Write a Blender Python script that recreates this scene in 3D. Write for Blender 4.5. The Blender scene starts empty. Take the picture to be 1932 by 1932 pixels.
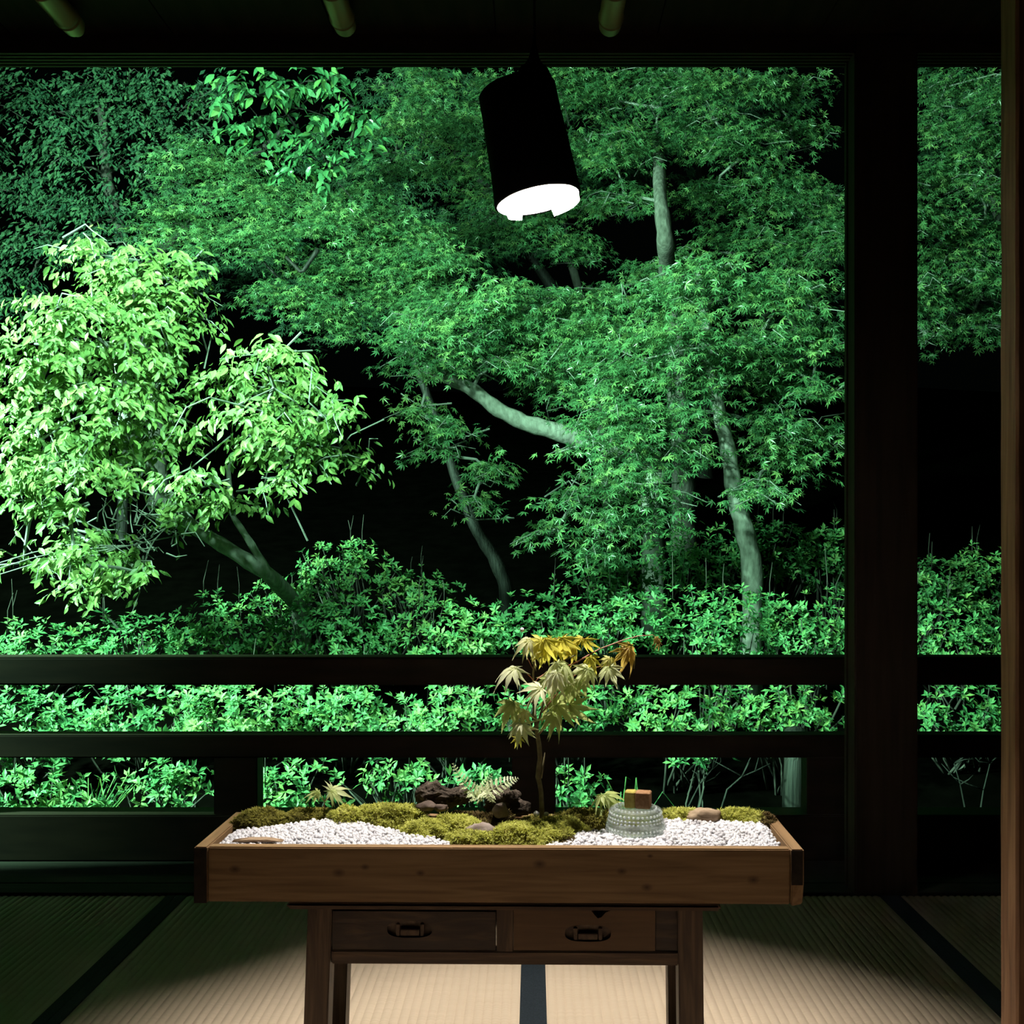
import bpy, bmesh, math, random
import numpy as np
from mathutils import Vector, Matrix, noise as mnoise

scene = bpy.context.scene
COL = scene.collection
F, VX, VY, H = 1935.0, 1006.0, 1035.0, 0.93      # focal length in px, vanishing point, eye height
UP = np.array([0., 0., 1.])


def P(px, py, d):
    """picture position at distance d -> place"""
    return np.array([(px - VX) * d / F, d, H + (VY - py) * d / F])


def unit(v):
    v = np.asarray(v, float)
    return v / np.maximum(np.linalg.norm(v, axis=-1, keepdims=True), 1e-9)


# ------------------------------------------------------------------ materials
def new_mat(name):
    m = bpy.data.materials.new(name)
    m.use_nodes = True
    nt = m.node_tree
    b = nt.nodes['Principled BSDF']
    return m, nt, b


def N(nt, kind, **kw):
    n = nt.nodes.new(kind)
    for k, v in kw.items():
        setattr(n, k, v)
    return n


def plain(name, col, rough=0.6, spec=0.3, metal=0.0):
    m, nt, b = new_mat(name)
    b.inputs['Base Color'].default_value = (*col, 1)
    b.inputs['Roughness'].default_value = rough
    b.inputs['Specular IOR Level'].default_value = spec
    b.inputs['Metallic'].default_value = metal
    return m


def ramp(nt, stops):
    r = N(nt, 'ShaderNodeValToRGB')
    e = r.color_ramp.elements
    while len(e) < len(stops):
        e.new(0.5)
    for el, (p, c) in zip(e, stops):
        el.position = p
        el.color = (*c, 1)
    return r


def noisy(name, stops, scale=(1, 1, 1), nscale=8.0, rough=0.6, spec=0.3, bump=0.2, bdist=0.002, detail=6, distortion=0.0):
    m, nt, b = new_mat(name)
    tc = N(nt, 'ShaderNodeTexCoord')
    mp = N(nt, 'ShaderNodeMapping')
    mp.inputs['Scale'].default_value = scale
    no = N(nt, 'ShaderNodeTexNoise')
    no.inputs['Scale'].default_value = nscale
    no.inputs['Detail'].default_value = detail
    no.inputs['Distortion'].default_value = distortion
    r = ramp(nt, stops)
    bp = N(nt, 'ShaderNodeBump')
    bp.inputs['Strength'].default_value = bump
    bp.inputs['Distance'].default_value = bdist
    L = nt.links.new
    L(tc.outputs['Object'], mp.inputs['Vector'])
    L(mp.outputs['Vector'], no.inputs['Vector'])
    L(no.outputs['Fac'], r.inputs['Fac'])
    L(r.outputs['Color'], b.inputs['Base Color'])
    L(no.outputs['Fac'], bp.inputs['Height'])
    L(bp.outputs['Normal'], b.inputs['Normal'])
    b.inputs['Roughness'].default_value = rough
    b.inputs['Specular IOR Level'].default_value = spec
    m['ramp'] = r.name
    return m


def add_knots(m, knots):
    """dark round knots in a board, at given object-space (x, z, radius)"""
    nt = m.node_tree
    b = nt.nodes['Principled BSDF']
    r = nt.nodes[m['ramp']]
    tc = [n for n in nt.nodes if n.type == 'TEX_COORD'][0]
    L = nt.links.new
    prev = r.outputs['Color']
    for (x, z, rad) in knots:
        mp = N(nt, 'ShaderNodeMapping')
        mp.inputs['Location'].default_value = (-x / (rad * 1.5), 0, -z / rad)
        mp.inputs['Scale'].default_value = (1 / (rad * 1.5), 0, 1 / rad)
        ln = N(nt, 'ShaderNodeVectorMath', operation='LENGTH')
        mr = N(nt, 'ShaderNodeMapRange')
        mr.inputs['From Min'].default_value = 0.1
        mr.inputs['From Max'].default_value = 1.0
        mr.inputs['To Min'].default_value = 0.8
        mr.inputs['To Max'].default_value = 0.0
        mx = N(nt, 'ShaderNodeMix', data_type='RGBA')
        L(tc.outputs['Object'], mp.inputs['Vector'])
        L(mp.outputs['Vector'], ln.inputs[0])
        L(ln.outputs['Value'], mr.inputs['Value'])
        L(mr.outputs['Result'], mx.inputs['Factor'])
        L(prev, mx.inputs['A'])
        mx.inputs['B'].default_value = (0.035, 0.012, 0.005, 1)
        prev = mx.outputs['Result']
    L(prev, b.inputs['Base Color'])


def leaf_mat(name, stops, rough=0.45, spec=0.4, trans=0.25):
    m, nt, b = new_mat(name)
    at = N(nt, 'ShaderNodeAttribute', attribute_name='tint')
    r = ramp(nt, stops)
    L = nt.links.new
    L(at.outputs['Fac'], r.inputs['Fac'])
    L(r.outputs['Color'], b.inputs['Base Color'])
    b.inputs['Roughness'].default_value = rough
    b.inputs['Specular IOR Level'].default_value = spec
    tr = N(nt, 'ShaderNodeBsdfTranslucent')
    L(r.outputs['Color'], tr.inputs['Color'])
    mx = N(nt, 'ShaderNodeMixShader')
    mx.inputs['Fac'].default_value = trans
    out = nt.nodes['Material Output']
    L(b.outputs[0], mx.inputs[1])
    L(tr.outputs[0], mx.inputs[2])
    L(mx.outputs[0], out.inputs['Surface'])
    return m


M = {}
M['dark_wood'] = noisy('dark_wood', [(0.3, (0.016, 0.010, 0.007)), (0.7, (0.034, 0.022, 0.014))], (1, 6, 6), 4, 0.65, 0.2)
M['dark_wood_up'] = noisy('dark_wood_up', [(0.3, (0.020, 0.012, 0.009)), (0.7, (0.040, 0.026, 0.017))], (9, 9, 0.7), 5, 0.7, 0.2)
M['sill_wood'] = noisy('sill_wood', [(0.3, (0.016, 0.016, 0.013)), (0.7, (0.03, 0.028, 0.022))], (0.7, 10, 10), 5, 0.75, 0.12)
M['post_wood'] = noisy('post_wood', [(0.25, (0.10, 0.045, 0.022)), (0.5, (0.22, 0.11, 0.055)), (0.75, (0.34, 0.19, 0.10))], (16, 16, 0.9), 5, 0.6, 0.3, 0.5, 0.004, 8, 0.6)
M['ceiling_wood'] = noisy('ceiling_wood', [(0.3, (0.012, 0.009, 0.007)), (0.7, (0.025, 0.018, 0.013))], (6, 1, 1), 4, 0.8, 0.1)
M['wall'] = noisy('wall_plaster', [(0.3, (0.03, 0.025, 0.018)), (0.7, (0.05, 0.04, 0.03))], (1, 1, 1), 20, 0.9, 0.1)
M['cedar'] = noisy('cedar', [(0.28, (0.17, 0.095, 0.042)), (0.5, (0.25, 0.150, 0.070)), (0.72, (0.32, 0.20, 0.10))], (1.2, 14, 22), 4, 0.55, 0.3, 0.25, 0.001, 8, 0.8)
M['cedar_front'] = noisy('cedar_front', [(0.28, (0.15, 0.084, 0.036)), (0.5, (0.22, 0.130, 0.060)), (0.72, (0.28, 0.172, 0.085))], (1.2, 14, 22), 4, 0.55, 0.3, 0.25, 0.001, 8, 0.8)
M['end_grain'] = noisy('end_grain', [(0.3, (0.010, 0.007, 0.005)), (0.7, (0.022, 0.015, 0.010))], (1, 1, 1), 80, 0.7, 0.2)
M['bark_pale'] = noisy('bark_pale', [(0.25, (0.20, 0.20, 0.18)), (0.55, (0.36, 0.36, 0.33)), (0.8, (0.48, 0.48, 0.45))], (5, 5, 2), 9, 0.8, 0.15, 0.5, 0.01)
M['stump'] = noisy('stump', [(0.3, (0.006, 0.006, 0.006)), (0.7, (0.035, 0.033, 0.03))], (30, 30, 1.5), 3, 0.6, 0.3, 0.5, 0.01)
M['cedar_end'] = noisy('cedar_end', [(0.28, (0.15, 0.084, 0.038)), (0.5, (0.22, 0.13, 0.06)), (0.72, (0.28, 0.17, 0.085))], (14, 1.2, 18), 4, 0.6, 0.25, 0.25, 0.001, 8, 0.8)
M['old_wood'] = noisy('old_wood', [(0.25, (0.032, 0.016, 0.009)), (0.5, (0.075, 0.040, 0.021)), (0.78, (0.14, 0.080, 0.043))], (1.2, 12, 16), 5, 0.5, 0.35, 0.4, 0.002, 8, 1.0)
M['old_wood_up'] = noisy('old_wood_up', [(0.25, (0.032, 0.016, 0.009)), (0.5, (0.070, 0.038, 0.020)), (0.8, (0.16, 0.10, 0.06))], (16, 16, 1.2), 5, 0.5, 0.35, 0.4, 0.002, 8, 1.0)
M['drawer_dark'] = noisy('drawer_dark', [(0.25, (0.018, 0.009, 0.006)), (0.5, (0.038, 0.020, 0.012)), (0.85, (0.12, 0.068, 0.036))], (2, 10, 14), 4, 0.45, 0.35, 0.3, 0.002, 8, 1.0)
M['drawer_tan'] = noisy('drawer_tan', [(0.3, (0.085, 0.044, 0.020)), (0.7, (0.14, 0.076, 0.036))], (1.2, 10, 16), 4, 0.5, 0.3, 0.3, 0.001, 8, 0.6)
M['recess'] = noisy('recess', [(0.3, (0.04, 0.02, 0.012)), (0.7, (0.13, 0.08, 0.05))], (3, 3, 3), 30, 0.5, 0.3)
M['heri'] = noisy('heri_cloth', [(0.3, (0.012, 0.016, 0.020)), (0.7, (0.022, 0.029, 0.035))], (1, 1, 1), 300, 0.8, 0.15)
M['bamboo'] = noisy('bamboo', [(0.3, (0.17, 0.12, 0.045)), (0.7, (0.26, 0.19, 0.08))], (8, 1, 8), 4, 0.4, 0.4)
M['cloth'] = noisy('black_cloth', [(0.3, (0.004, 0.004, 0.004)), (0.7, (0.008, 0.008, 0.008))], (1, 1, 1), 200, 0.9, 0.05)
M['lining'] = plain('white_lining', (0.36, 0.36, 0.355), 0.8, 0.1)
M['cord'] = plain('black_cord', (0.006, 0.006, 0.006), 0.7, 0.1)
M['soil'] = noisy('soil', [(0.3, (0.02, 0.014, 0.01)), (0.7, (0.06, 0.04, 0.025))], (1, 1, 1), 90, 0.95, 0.05, 0.8, 0.004)
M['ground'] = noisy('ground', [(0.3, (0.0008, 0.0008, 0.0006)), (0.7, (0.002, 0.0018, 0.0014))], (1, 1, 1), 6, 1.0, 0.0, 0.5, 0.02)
M['bark'] = noisy('bark', [(0.25, (0.07, 0.068, 0.06)), (0.55, (0.16, 0.155, 0.14)), (0.8, (0.30, 0.29, 0.27))], (5, 5, 2), 9, 0.8, 0.15, 0.5, 0.01)
M['bark_dark'] = noisy('bark_dark', [(0.3, (0.05, 0.05, 0.045)), (0.7, (0.13, 0.12, 0.11))], (4, 4, 1.5), 9, 0.85, 0.1, 0.5, 0.01)
M['twig'] = plain('twig', (0.26, 0.27, 0.25), 0.6, 0.3)
M['driftwood'] = noisy('driftwood', [(0.3, (0.022, 0.016, 0.011)), (0.55, (0.060, 0.044, 0.031)), (0.75, (0.13, 0.10, 0.075))], (1, 1, 1), 60, 0.85, 0.15, 1.0, 0.006, 8, 1.2)
M['stone_tan'] = noisy('stone_tan', [(0.3, (0.20, 0.13, 0.075)), (0.7, (0.42, 0.31, 0.2))], (1, 1, 2), 45, 0.8, 0.2, 0.6, 0.003)
M['stone_brown'] = noisy('stone_brown', [(0.3, (0.06, 0.04, 0.03)), (0.7, (0.14, 0.10, 0.075))], (1, 1, 1), 60, 0.8, 0.2, 0.6, 0.003)
M['stone_pink'] = noisy('stone_pink', [(0.3, (0.17, 0.125, 0.10)), (0.7, (0.34, 0.28, 0.235))], (1, 1, 1), 60, 0.8, 0.2, 0.6, 0.003)
M['white_stone'] = noisy('white_stone', [(0.3, (0.78, 0.77, 0.77)), (0.7, (0.88, 0.87, 0.87))], (1, 1, 1), 60, 0.7, 0.2)
M['block_yellow'] = noisy('block_yellow', [(0.3, (0.34, 0.27, 0.06)), (0.7, (0.48, 0.39, 0.11))], (1, 1, 1), 160, 0.9, 0.1, 0.4, 0.001)
M['block_brown'] = noisy('block_brown', [(0.3, (0.22, 0.11, 0.05)), (0.7, (0.34, 0.19, 0.10))], (1, 1, 1), 160, 0.9, 0.1, 0.4, 0.001)
M['bark_strip'] = noisy('bark_strip', [(0.3, (0.22, 0.14, 0.08)), (0.7, (0.45, 0.32, 0.2))], (2, 12, 12), 30, 0.8, 0.2)
M['stem'] = noisy('sapling_stem', [(0.3, (0.09, 0.07, 0.035)), (0.7, (0.22, 0.19, 0.09))], (1, 1, 1), 80, 0.6, 0.3)
M['red_stem'] = plain('red_stem', (0.32, 0.12, 0.07), 0.5, 0.3)
M['gravel'] = leaf_mat('white_gravel', [(0.0, (0.50, 0.48, 0.49)), (0.5, (0.68, 0.66, 0.68)), (1.0, (0.76, 0.73, 0.71))], 0.6, 0.3, 0.08)
M['moss_bright'] = leaf_mat('moss_bright', [(0.0, (0.17, 0.155, 0.035)), (0.45, (0.50, 0.51, 0.10)), (1.0, (0.74, 0.73, 0.24))], 0.7, 0.15, 0.5)
M['moss_olive'] = leaf_mat('moss_olive', [(0.0, (0.09, 0.075, 0.022)), (0.5, (0.27, 0.25, 0.05)), (1.0, (0.46, 0.43, 0.10))], 0.7, 0.15, 0.5)
M['moss_brown'] = leaf_mat('moss_brown', [(0.0, (0.03, 0.018, 0.008)), (0.6, (0.10, 0.065, 0.02)), (1.0, (0.22, 0.18, 0.05))], 0.7, 0.15, 0.25)
M['moss_ground'] = noisy('moss_ground', [(0.3, (0.12, 0.10, 0.03)), (0.7, (0.32, 0.29, 0.08))], (1, 1, 1), 120, 0.95, 0.05, 0.6, 0.003)
M['maple'] = leaf_mat('maple_leaf', [(0.0, (0.050, 0.15, 0.065)), (0.5, (0.11, 0.27, 0.105)), (1.0, (0.25, 0.41, 0.14))], 0.32, 0.7, 0.25)
M['azalea'] = leaf_mat('azalea_leaf', [(0.0, (0.06, 0.22, 0.085)), (0.5, (0.14, 0.38, 0.14)), (1.0, (0.32, 0.52, 0.16))])
M['bright_leaf'] = leaf_mat('broad_leaf', [(0.0, (0.13, 0.26, 0.09)), (0.5, (0.21, 0.34, 0.10)), (1.0, (0.29, 0.40, 0.11))], 0.42, 0.4, 0.2)
M['glossy_leaf'] = leaf_mat('glossy_leaf', [(0.0, (0.035, 0.13, 0.055)), (0.6, (0.07, 0.22, 0.085)), (1.0, (0.17, 0.33, 0.07))], 0.28, 0.6, 0.15)
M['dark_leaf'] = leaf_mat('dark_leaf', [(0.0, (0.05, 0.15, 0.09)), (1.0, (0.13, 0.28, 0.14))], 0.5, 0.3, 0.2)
M['sapling_leaf'] = leaf_mat('sapling_leaf', [(0.0, (0.30, 0.33, 0.07)), (0.35, (0.50, 0.58, 0.20)), (0.5, (0.72, 0.74, 0.48)), (0.75, (0.68, 0.62, 0.08)), (0.88, (0.62, 0.46, 0.09)), (1.0, (0.32, 0.17, 0.07))], 0.5, 0.35, 0.5)
M['fern'] = leaf_mat('fern_leaf', [(0.0, (0.48, 0.56, 0.26)), (1.0, (0.74, 0.78, 0.50))], 0.5, 0.3, 0.3)

# clear pressed glass
m, nt, b = new_mat('clear_glass')
b.inputs['Base Color'].default_value = (0.99, 1.0, 0.99, 1)
b.inputs['Roughness'].default_value = 0.03
b.inputs['IOR'].default_value = 1.5
b.inputs['Transmission Weight'].default_value = 0.86
b.inputs['Specular IOR Level'].default_value = 0.8
tp_ = N(nt, 'ShaderNodeBsdfTransparent')
tp_.inputs['Color'].default_value = (0.95, 1.0, 0.97, 1)
mx = N(nt, 'ShaderNodeMixShader')
mx.inputs['Fac'].default_value = 0.5
nt.links.new(b.outputs[0], mx.inputs[1]); nt.links.new(tp_.outputs[0], mx.inputs[2])
nt.links.new(mx.outputs[0], nt.nodes['Material Output'].inputs['Surface'])
M['glass'] = m
m, nt, b = new_mat('glint_bead')
b.inputs['Base Color'].default_value = (0.88, 0.92, 0.90, 1)  # bowl's own glass, whitened to paint in the light the beads catch
b.inputs['Roughness'].default_value = 0.06
b.inputs['Specular IOR Level'].default_value = 0.9
tp_ = N(nt, 'ShaderNodeBsdfTransparent')
mx = N(nt, 'ShaderNodeMixShader')
mx.inputs['Fac'].default_value = 0.45
nt.links.new(b.outputs[0], mx.inputs[1]); nt.links.new(tp_.outputs[0], mx.inputs[2])
nt.links.new(mx.outputs[0], nt.nodes['Material Output'].inputs['Surface'])
M['glint_bead'] = m
# lit bulb
m, nt, b = new_mat('lit_bulb')
b.inputs['Base Color'].default_value = (1, 1, 1, 1)
b.inputs['Emission Color'].default_value = (1.0, 0.95, 0.885, 1)
b.inputs['Emission Strength'].default_value = 9800
M['bulb'] = m
# tatami rush
m, nt, b = new_mat('tatami_rush')
L = nt.links.new
tc = N(nt, 'ShaderNodeTexCoord')
mp = N(nt, 'ShaderNodeMapping')
mp.inputs['Scale'].default_value = (3, 260, 1)
no = N(nt, 'ShaderNodeTexNoise')
no.inputs['Scale'].default_value = 3.0
no.inputs['Detail'].default_value = 4
r = ramp(nt, [(0.2, (0.54, 0.42, 0.29)), (0.8, (0.66, 0.53, 0.385))])
L(tc.outputs['Object'], mp.inputs['Vector']); L(mp.outputs['Vector'], no.inputs['Vector'])
L(no.outputs['Fac'], r.inputs['Fac']); L(r.outputs['Color'], b.inputs['Base Color'])
b.inputs['Roughness'].default_value = 0.6
b.inputs['Specular IOR Level'].default_value = 0.25
M['tatami'] = m


# ------------------------------------------------------------------ geometry helpers
class MB:
    """collects triangles / quads and links them as one mesh object"""

    def __init__(self):
        self.V, self.T, self.Q, self.tv, self.n = [], [], [], [], 0

    def add(self, V, tris=None, quads=None, tint=0.5):
        V = np.asarray(V, float).reshape(-1, 3)
        self.V.append(V)
        if tris is not None and len(tris):
            self.T.append(np.asarray(tris, int).reshape(-1, 3) + self.n)
        if quads is not None and len(quads):
            self.Q.append(np.asarray(quads, int).reshape(-1, 4) + self.n)
        t = np.asarray(tint, float)
        self.tv.append(np.full(len(V), float(t)) if t.ndim == 0 else t)
        self.n += len(V)
        return self

    def bm(self, bm, tint=0.5):
        bm.verts.ensure_lookup_table()
        bm.verts.index_update()
        bmesh.ops.triangulate(bm, faces=[f for f in bm.faces if len(f.verts) > 4])
        V = np.array([v.co[:] for v in bm.verts])
        T = [[v.index for v in f.verts] for f in bm.faces if len(f.verts) == 3]
        Q = [[v.index for v in f.verts] for f in bm.faces if len(f.verts) == 4]
        bm.free()
        return self.add(V, T, Q, tint)

    def box(self, x0, x1, y0, y1, z0, z1, bev=0.0, seg=2):
        bm = bmesh.new()
        bmesh.ops.create_cube(bm, size=1.0)
        for v in bm.verts:
            v.co = Vector(((x0 + x1) / 2 + v.co.x * (x1 - x0), (y0 + y1) / 2 + v.co.y * (y1 - y0), (z0 + z1) / 2 + v.co.z * (z1 - z0)))
        if bev:
            bmesh.ops.bevel(bm, geom=list(bm.edges), offset=bev, segments=seg, affect='EDGES', clamp_overlap=True)
        return self.bm(bm)

    def tube(self, pts, radii, sides=6, tint=0.5, cap=True):
        pts = np.asarray(pts, float)
        k = len(pts)
        radii = np.broadcast_to(np.asarray(radii, float), (k,))
        tan = unit(np.gradient(pts, axis=0))
        ref = np.array([0.3, 1.0, 0.2]) if abs(tan[0][2]) > 0.8 else UP
        rings = []
        for i in range(k):
            u = unit(np.cross(tan[i], ref))
            w = np.cross(u, tan[i])
            a = np.linspace(0, 2 * math.pi, sides, endpoint=False)
            rings.append(pts[i] + radii[i] * (np.outer(np.cos(a), u) + np.outer(np.sin(a), w)))
        V = np.concatenate(rings)
        Q = [[i * sides + j, i * sides + (j + 1) % sides, (i + 1) * sides + (j + 1) % sides, (i + 1) * sides + j] for i in range(k - 1) for j in range(sides)]
        T = []
        if cap:
            V = np.concatenate([V, pts[:1], pts[-1:]])
            a, b_ = k * sides, k * sides + 1
            T = [[a, (j + 1) % sides, j] for j in range(sides)] + [[b_, (k - 1) * sides + j, (k - 1) * sides + (j + 1) % sides] for j in range(sides)]
        return self.add(V, T, Q, tint)

    def inst(self, tpl, pos, Y, Nn, scale, tint):
        """copies of a leaf template: Y its pointing direction, Nn its upper side"""
        tv, tf = tpl
        Y = unit(Y)
        Z = unit(Nn - (Nn * Y).sum(1, keepdims=True) * Y)
        X = np.cross(Y, Z)
        R = np.stack([X, Y, Z], axis=1)               # rows: local axes in the world
        V = np.einsum('kc,ncd->nkd', tv, R) * np.asarray(scale).reshape(-1, 1, 1) + pos[:, None, :]
        n, k = len(pos), len(tv)
        T = (np.arange(n)[:, None, None] * k + tf[None]).reshape(-1, 3)
        return self.add(V.reshape(-1, 3), T, None, np.repeat(tint, k))

    def build(self, name, mat, parent=None, smooth=False, origin=None):
        V = np.concatenate(self.V)
        T = np.concatenate(self.T) if self.T else np.zeros((0, 3), int)
        Q = np.concatenate(self.Q) if self.Q else np.zeros((0, 4), int)
        root = parent
        while root is not None and root.parent is not None:
            root = root.parent
        if root is not None:
            off = np.array(root.location[:])
        elif origin is not None:
            off = np.asarray(origin, float)
        else:
            off = np.array([(V[:, 0].min() + V[:, 0].max()) / 2, (V[:, 1].min() + V[:, 1].max()) / 2, V[:, 2].min()])
        me = bpy.data.meshes.new(name)
        me.vertices.add(len(V))
        me.vertices.foreach_set('co', (V - off).astype(np.float32).ravel())
        me.loops.add(T.size + Q.size)
        me.loops.foreach_set('vertex_index', np.concatenate([T.ravel(), Q.ravel()]).astype(np.int32))
        me.polygons.add(len(T) + len(Q))
        starts = np.concatenate([np.arange(len(T)) * 3, T.size + np.arange(len(Q)) * 4]).astype(np.int32)
        me.polygons.foreach_set('loop_start', starts)
        me.polygons.foreach_set('use_smooth', np.full(len(T) + len(Q), smooth))
        me.update(calc_edges=True)
        a = me.attributes.new('tint', 'FLOAT', 'POINT')
        a.data.foreach_set('value', np.concatenate(self.tv).astype(np.float32))
        me.materials.append(mat)
        o = bpy.data.objects.new(name, me)
        COL.objects.link(o)
        if parent is not None:
            o.parent = parent
        else:
            o.location = off
        return o


def tag(o, label=None, cat=None, group=None, kind=None):
    for k, v in (('label', label), ('category', cat), ('group', group), ('kind', kind)):
        if v:
            o[k] = v
    return o


def empty(name, loc, label, cat, group=None, rz=0.0):
    o = bpy.data.objects.new(name, None)
    o.empty_display_size = 0.05
    COL.objects.link(o)
    o.location = loc
    o.rotation_euler = (0, 0, rz)
    return tag(o, label, cat, group)


def struct(mb, name, mat, label=None, smooth=False):
    return tag(mb.build(name, mat, smooth=smooth), label, None, None, 'structure')


def lathe(mb, prof, sides, center=(0, 0, 0), tint=0.5):
    prof = np.asarray(prof, float)
    a = np.linspace(0, 2 * math.pi, sides, endpoint=False)
    V = np.stack([np.outer(prof[:, 0], np.cos(a)), np.outer(prof[:, 0], np.sin(a)), np.repeat(prof[:, 1:2], sides, 1)], -1).reshape(-1, 3) + np.asarray(center)
    k = len(prof)
    Q = [[i * sides + j, i * sides + (j + 1) % sides, (i + 1) * sides + (j + 1) % sides, (i + 1) * sides + j] for i in range(k - 1) for j in range(sides)]
    return mb.add(V, None, Q, tint)


def rock(mb, c, r, seed, rough=0.25, freq=1.6, sub=3, ridge=0.0, tint=0.5, rotz=0.0):
    bm = bmesh.new()
    bmesh.ops.create_icosphere(bm, subdivisions=sub, radius=1.0)
    o = Vector((seed * 7.3, seed * 3.1, seed * 1.7))
    for v in bm.verts:
        n = mnoise.fractal(v.co * freq + o, 1.0, 2.0, 4)
        s = 1 + rough * n
        if ridge:
            s += ridge * abs(mnoise.noise(Vector((v.co.x * 2.0, v.co.y * 5, v.co.z * 5)) + o))
        v.co *= s
        v.co = Vector((v.co.x * r[0], v.co.y * r[1], v.co.z * r[2]))
        v.co.rotate(Matrix.Rotation(rotz, 3, 'Z'))
        v.co += Vector(c)
    return mb.bm(bm, tint)


# ------------------------------------------------------------------ leaf templates (length 1 along +Y, upper side +Z)
def tpl_maple(lobes, wide=0.10, droop=0.18):
    V, T = [], []
    for ang, ln in lobes:
        a = math.radians(ang)
        d = np.array([math.sin(a), math.cos(a), 0]); s = np.array([math.cos(a), -math.sin(a), 0])
        k = len(V)
        V += [np.zeros(3), d * ln * 0.45 + s * wide * ln - UP * 0.03, d * ln - UP * droop * ln, d * ln * 0.45 - s * wide * ln - UP * 0.03]
        T += [[k, k + 1, k + 2], [k, k + 2, k + 3]]
    return np.array(V), np.array(T)


def tpl_maple_fine(lobes, wide=0.115, droop=0.35):
    V, T = [], []
    for ang, ln in lobes:
        a = math.radians(ang)
        d = np.array([math.sin(a), math.cos(a), 0]); s = np.array([math.cos(a), -math.sin(a), 0])
        st = [(0.0, 0.03), (0.22, 0.075), (0.38, wide), (0.55, wide * 0.95), (0.72, wide * 0.55), (0.88, wide * 0.22), (1.0, 0.0)]
        k = len(V)
        for i, (t, w) in enumerate(st):
            z = -droop * ln * t * t
            c = d * ln * t + UP * z
            ww = w * ln * (1.0 + (0.12 if i % 2 else -0.08))
            V += [c - s * ww + UP * 0.02, c - UP * 0.025 * (1 - t), c + s * ww + UP * 0.02]
        for i in range(len(st) - 1):
            b_ = k + i * 3
            for j in (0, 1):
                T += [[b_ + j, b_ + j + 1, b_ + 3 + j + 1], [b_ + j, b_ + 3 + j + 1, b_ + 3 + j]]
    return np.array(V), np.array(T)


def tpl_ovate(w=0.22, droop=0.15, fold=0.05):
    st = [(0.0, 0.02), (0.25, w * 0.85), (0.5, w), (0.78, w * 0.55), (1.0, 0.0)]
    V, T = [], []
    for t, ww in st:
        z = -droop * t * t
        V += [[-ww, t, z + fold * ww / w], [0, t, z], [ww, t, z + fold * ww / w]]
    for i in range(len(st) - 1):
        b_ = i * 3
        for j in (0, 1):
            T += [[b_ + j, b_ + j + 1, b_ + 4 + j], [b_ + j, b_ + 4 + j, b_ + 3 + j]]
    return np.array(V, float), np.array(T)


def tpl_small(w=0.2, fold=0.05, droop=0.1):
    V = [[0, 0, 0], [-w, 0.55, fold - droop * .3], [0, 0.5, -droop * .25], [w, 0.55, fold - droop * .3], [0, 1, -droop]]
    return np.array(V, float), np.array([[0, 2, 1], [0, 3, 2], [1, 2, 4], [2, 3, 4]])


L7 = [(0, 1.0), (36, 0.92), (-36, 0.92), (74, 0.7), (-74, 0.7), (116, 0.38), (-116, 0.38)]
L5 = [(0, 1.0), (42, 0.9), (-42, 0.9), (88, 0.62), (-88, 0.62)]
TP_MAPLE = tpl_maple(L5, 0.115)
L7B = [(0, 1.0), (33, 0.86), (-33, 0.86), (70, 0.66), (-70, 0.66), (112, 0.30), (-112, 0.30)]
TP_FINE = tpl_maple_fine(L7B, 0.125, 0.75)
TP_OVATE = tpl_ovate()
TP_SMALL = tpl_small()
TP_NARROW = tpl_small(0.1, 0.02, 0.2)


# ------------------------------------------------------------------ camera
cam = bpy.data.cameras.new('camera')
cam.sensor_fit = 'HORIZONTAL'
cam.sensor_width = 36.0
cam.lens = 36.0 * F / 1932.0
cam.shift_x = (966 - VX) / 1932.0
cam.shift_y = (VY - 966) / 1932.0
cam.clip_start = 0.05
cam.clip_end = 200
co = bpy.data.objects.new('camera', cam)
co.location = (0, 0, H)
co.rotation_euler = (math.radians(90), 0, 0)
COL.objects.link(co)
scene.camera = co

# ------------------------------------------------------------------ the room
XL, XR, YB, YS, CEIL = -2.7, 2.5, -1.6, 2.75, 2.31
struct(MB().box(XL, XR, YB, YS, -0.12, -0.051), 'floor', M['ceiling_wood'])
cb = MB()
cw = (XR - XL) / 12
for i in range(12):
    cb.box(XL + i * cw + 0.002, XL + (i + 1) * cw - 0.002, YB, YS + 0.12, CEIL, CEIL + 0.02)
cb.box(XL, XR, YB, YS + 0.12, CEIL + 0.012, CEIL + 0.03)
struct(cb, 'ceiling', M['ceiling_wood'])
struct(MB().box(XL - 0.06, XL, YB, YS + 0.12, -0.12, CEIL + 0.03), 'wall_left', M['wall'])
struct(MB().box(XR, XR + 0.06, YB, YS + 0.12, -0.12, CEIL + 0.03), 'wall_right', M['wall'])
struct(MB().box(XL - 0.06, XR + 0.06, YB - 0.06, YB, -0.12, CEIL + 0.03), 'wall_back', M['wall'])
# lintel with sliding grooves, above it the plain board up to the ceiling
zl = H + (VY - 100) * YS / F
yb_ = YS * (VY - 100) / (VY - 127)
lb = MB()
lb.box(XL, XR, YS, yb_, zl + 0.012, CEIL)
cuts = np.linspace(YS, yb_, 10)
for k in range(0, 9, 2):
    lb.box(XL, XR, cuts[k], cuts[k + 1], zl, zl + 0.0125)
struct(lb, 'trim_1', M['dark_wood'], 'dark wooden lintel with thin sliding grooves across the top of the opening')
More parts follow.
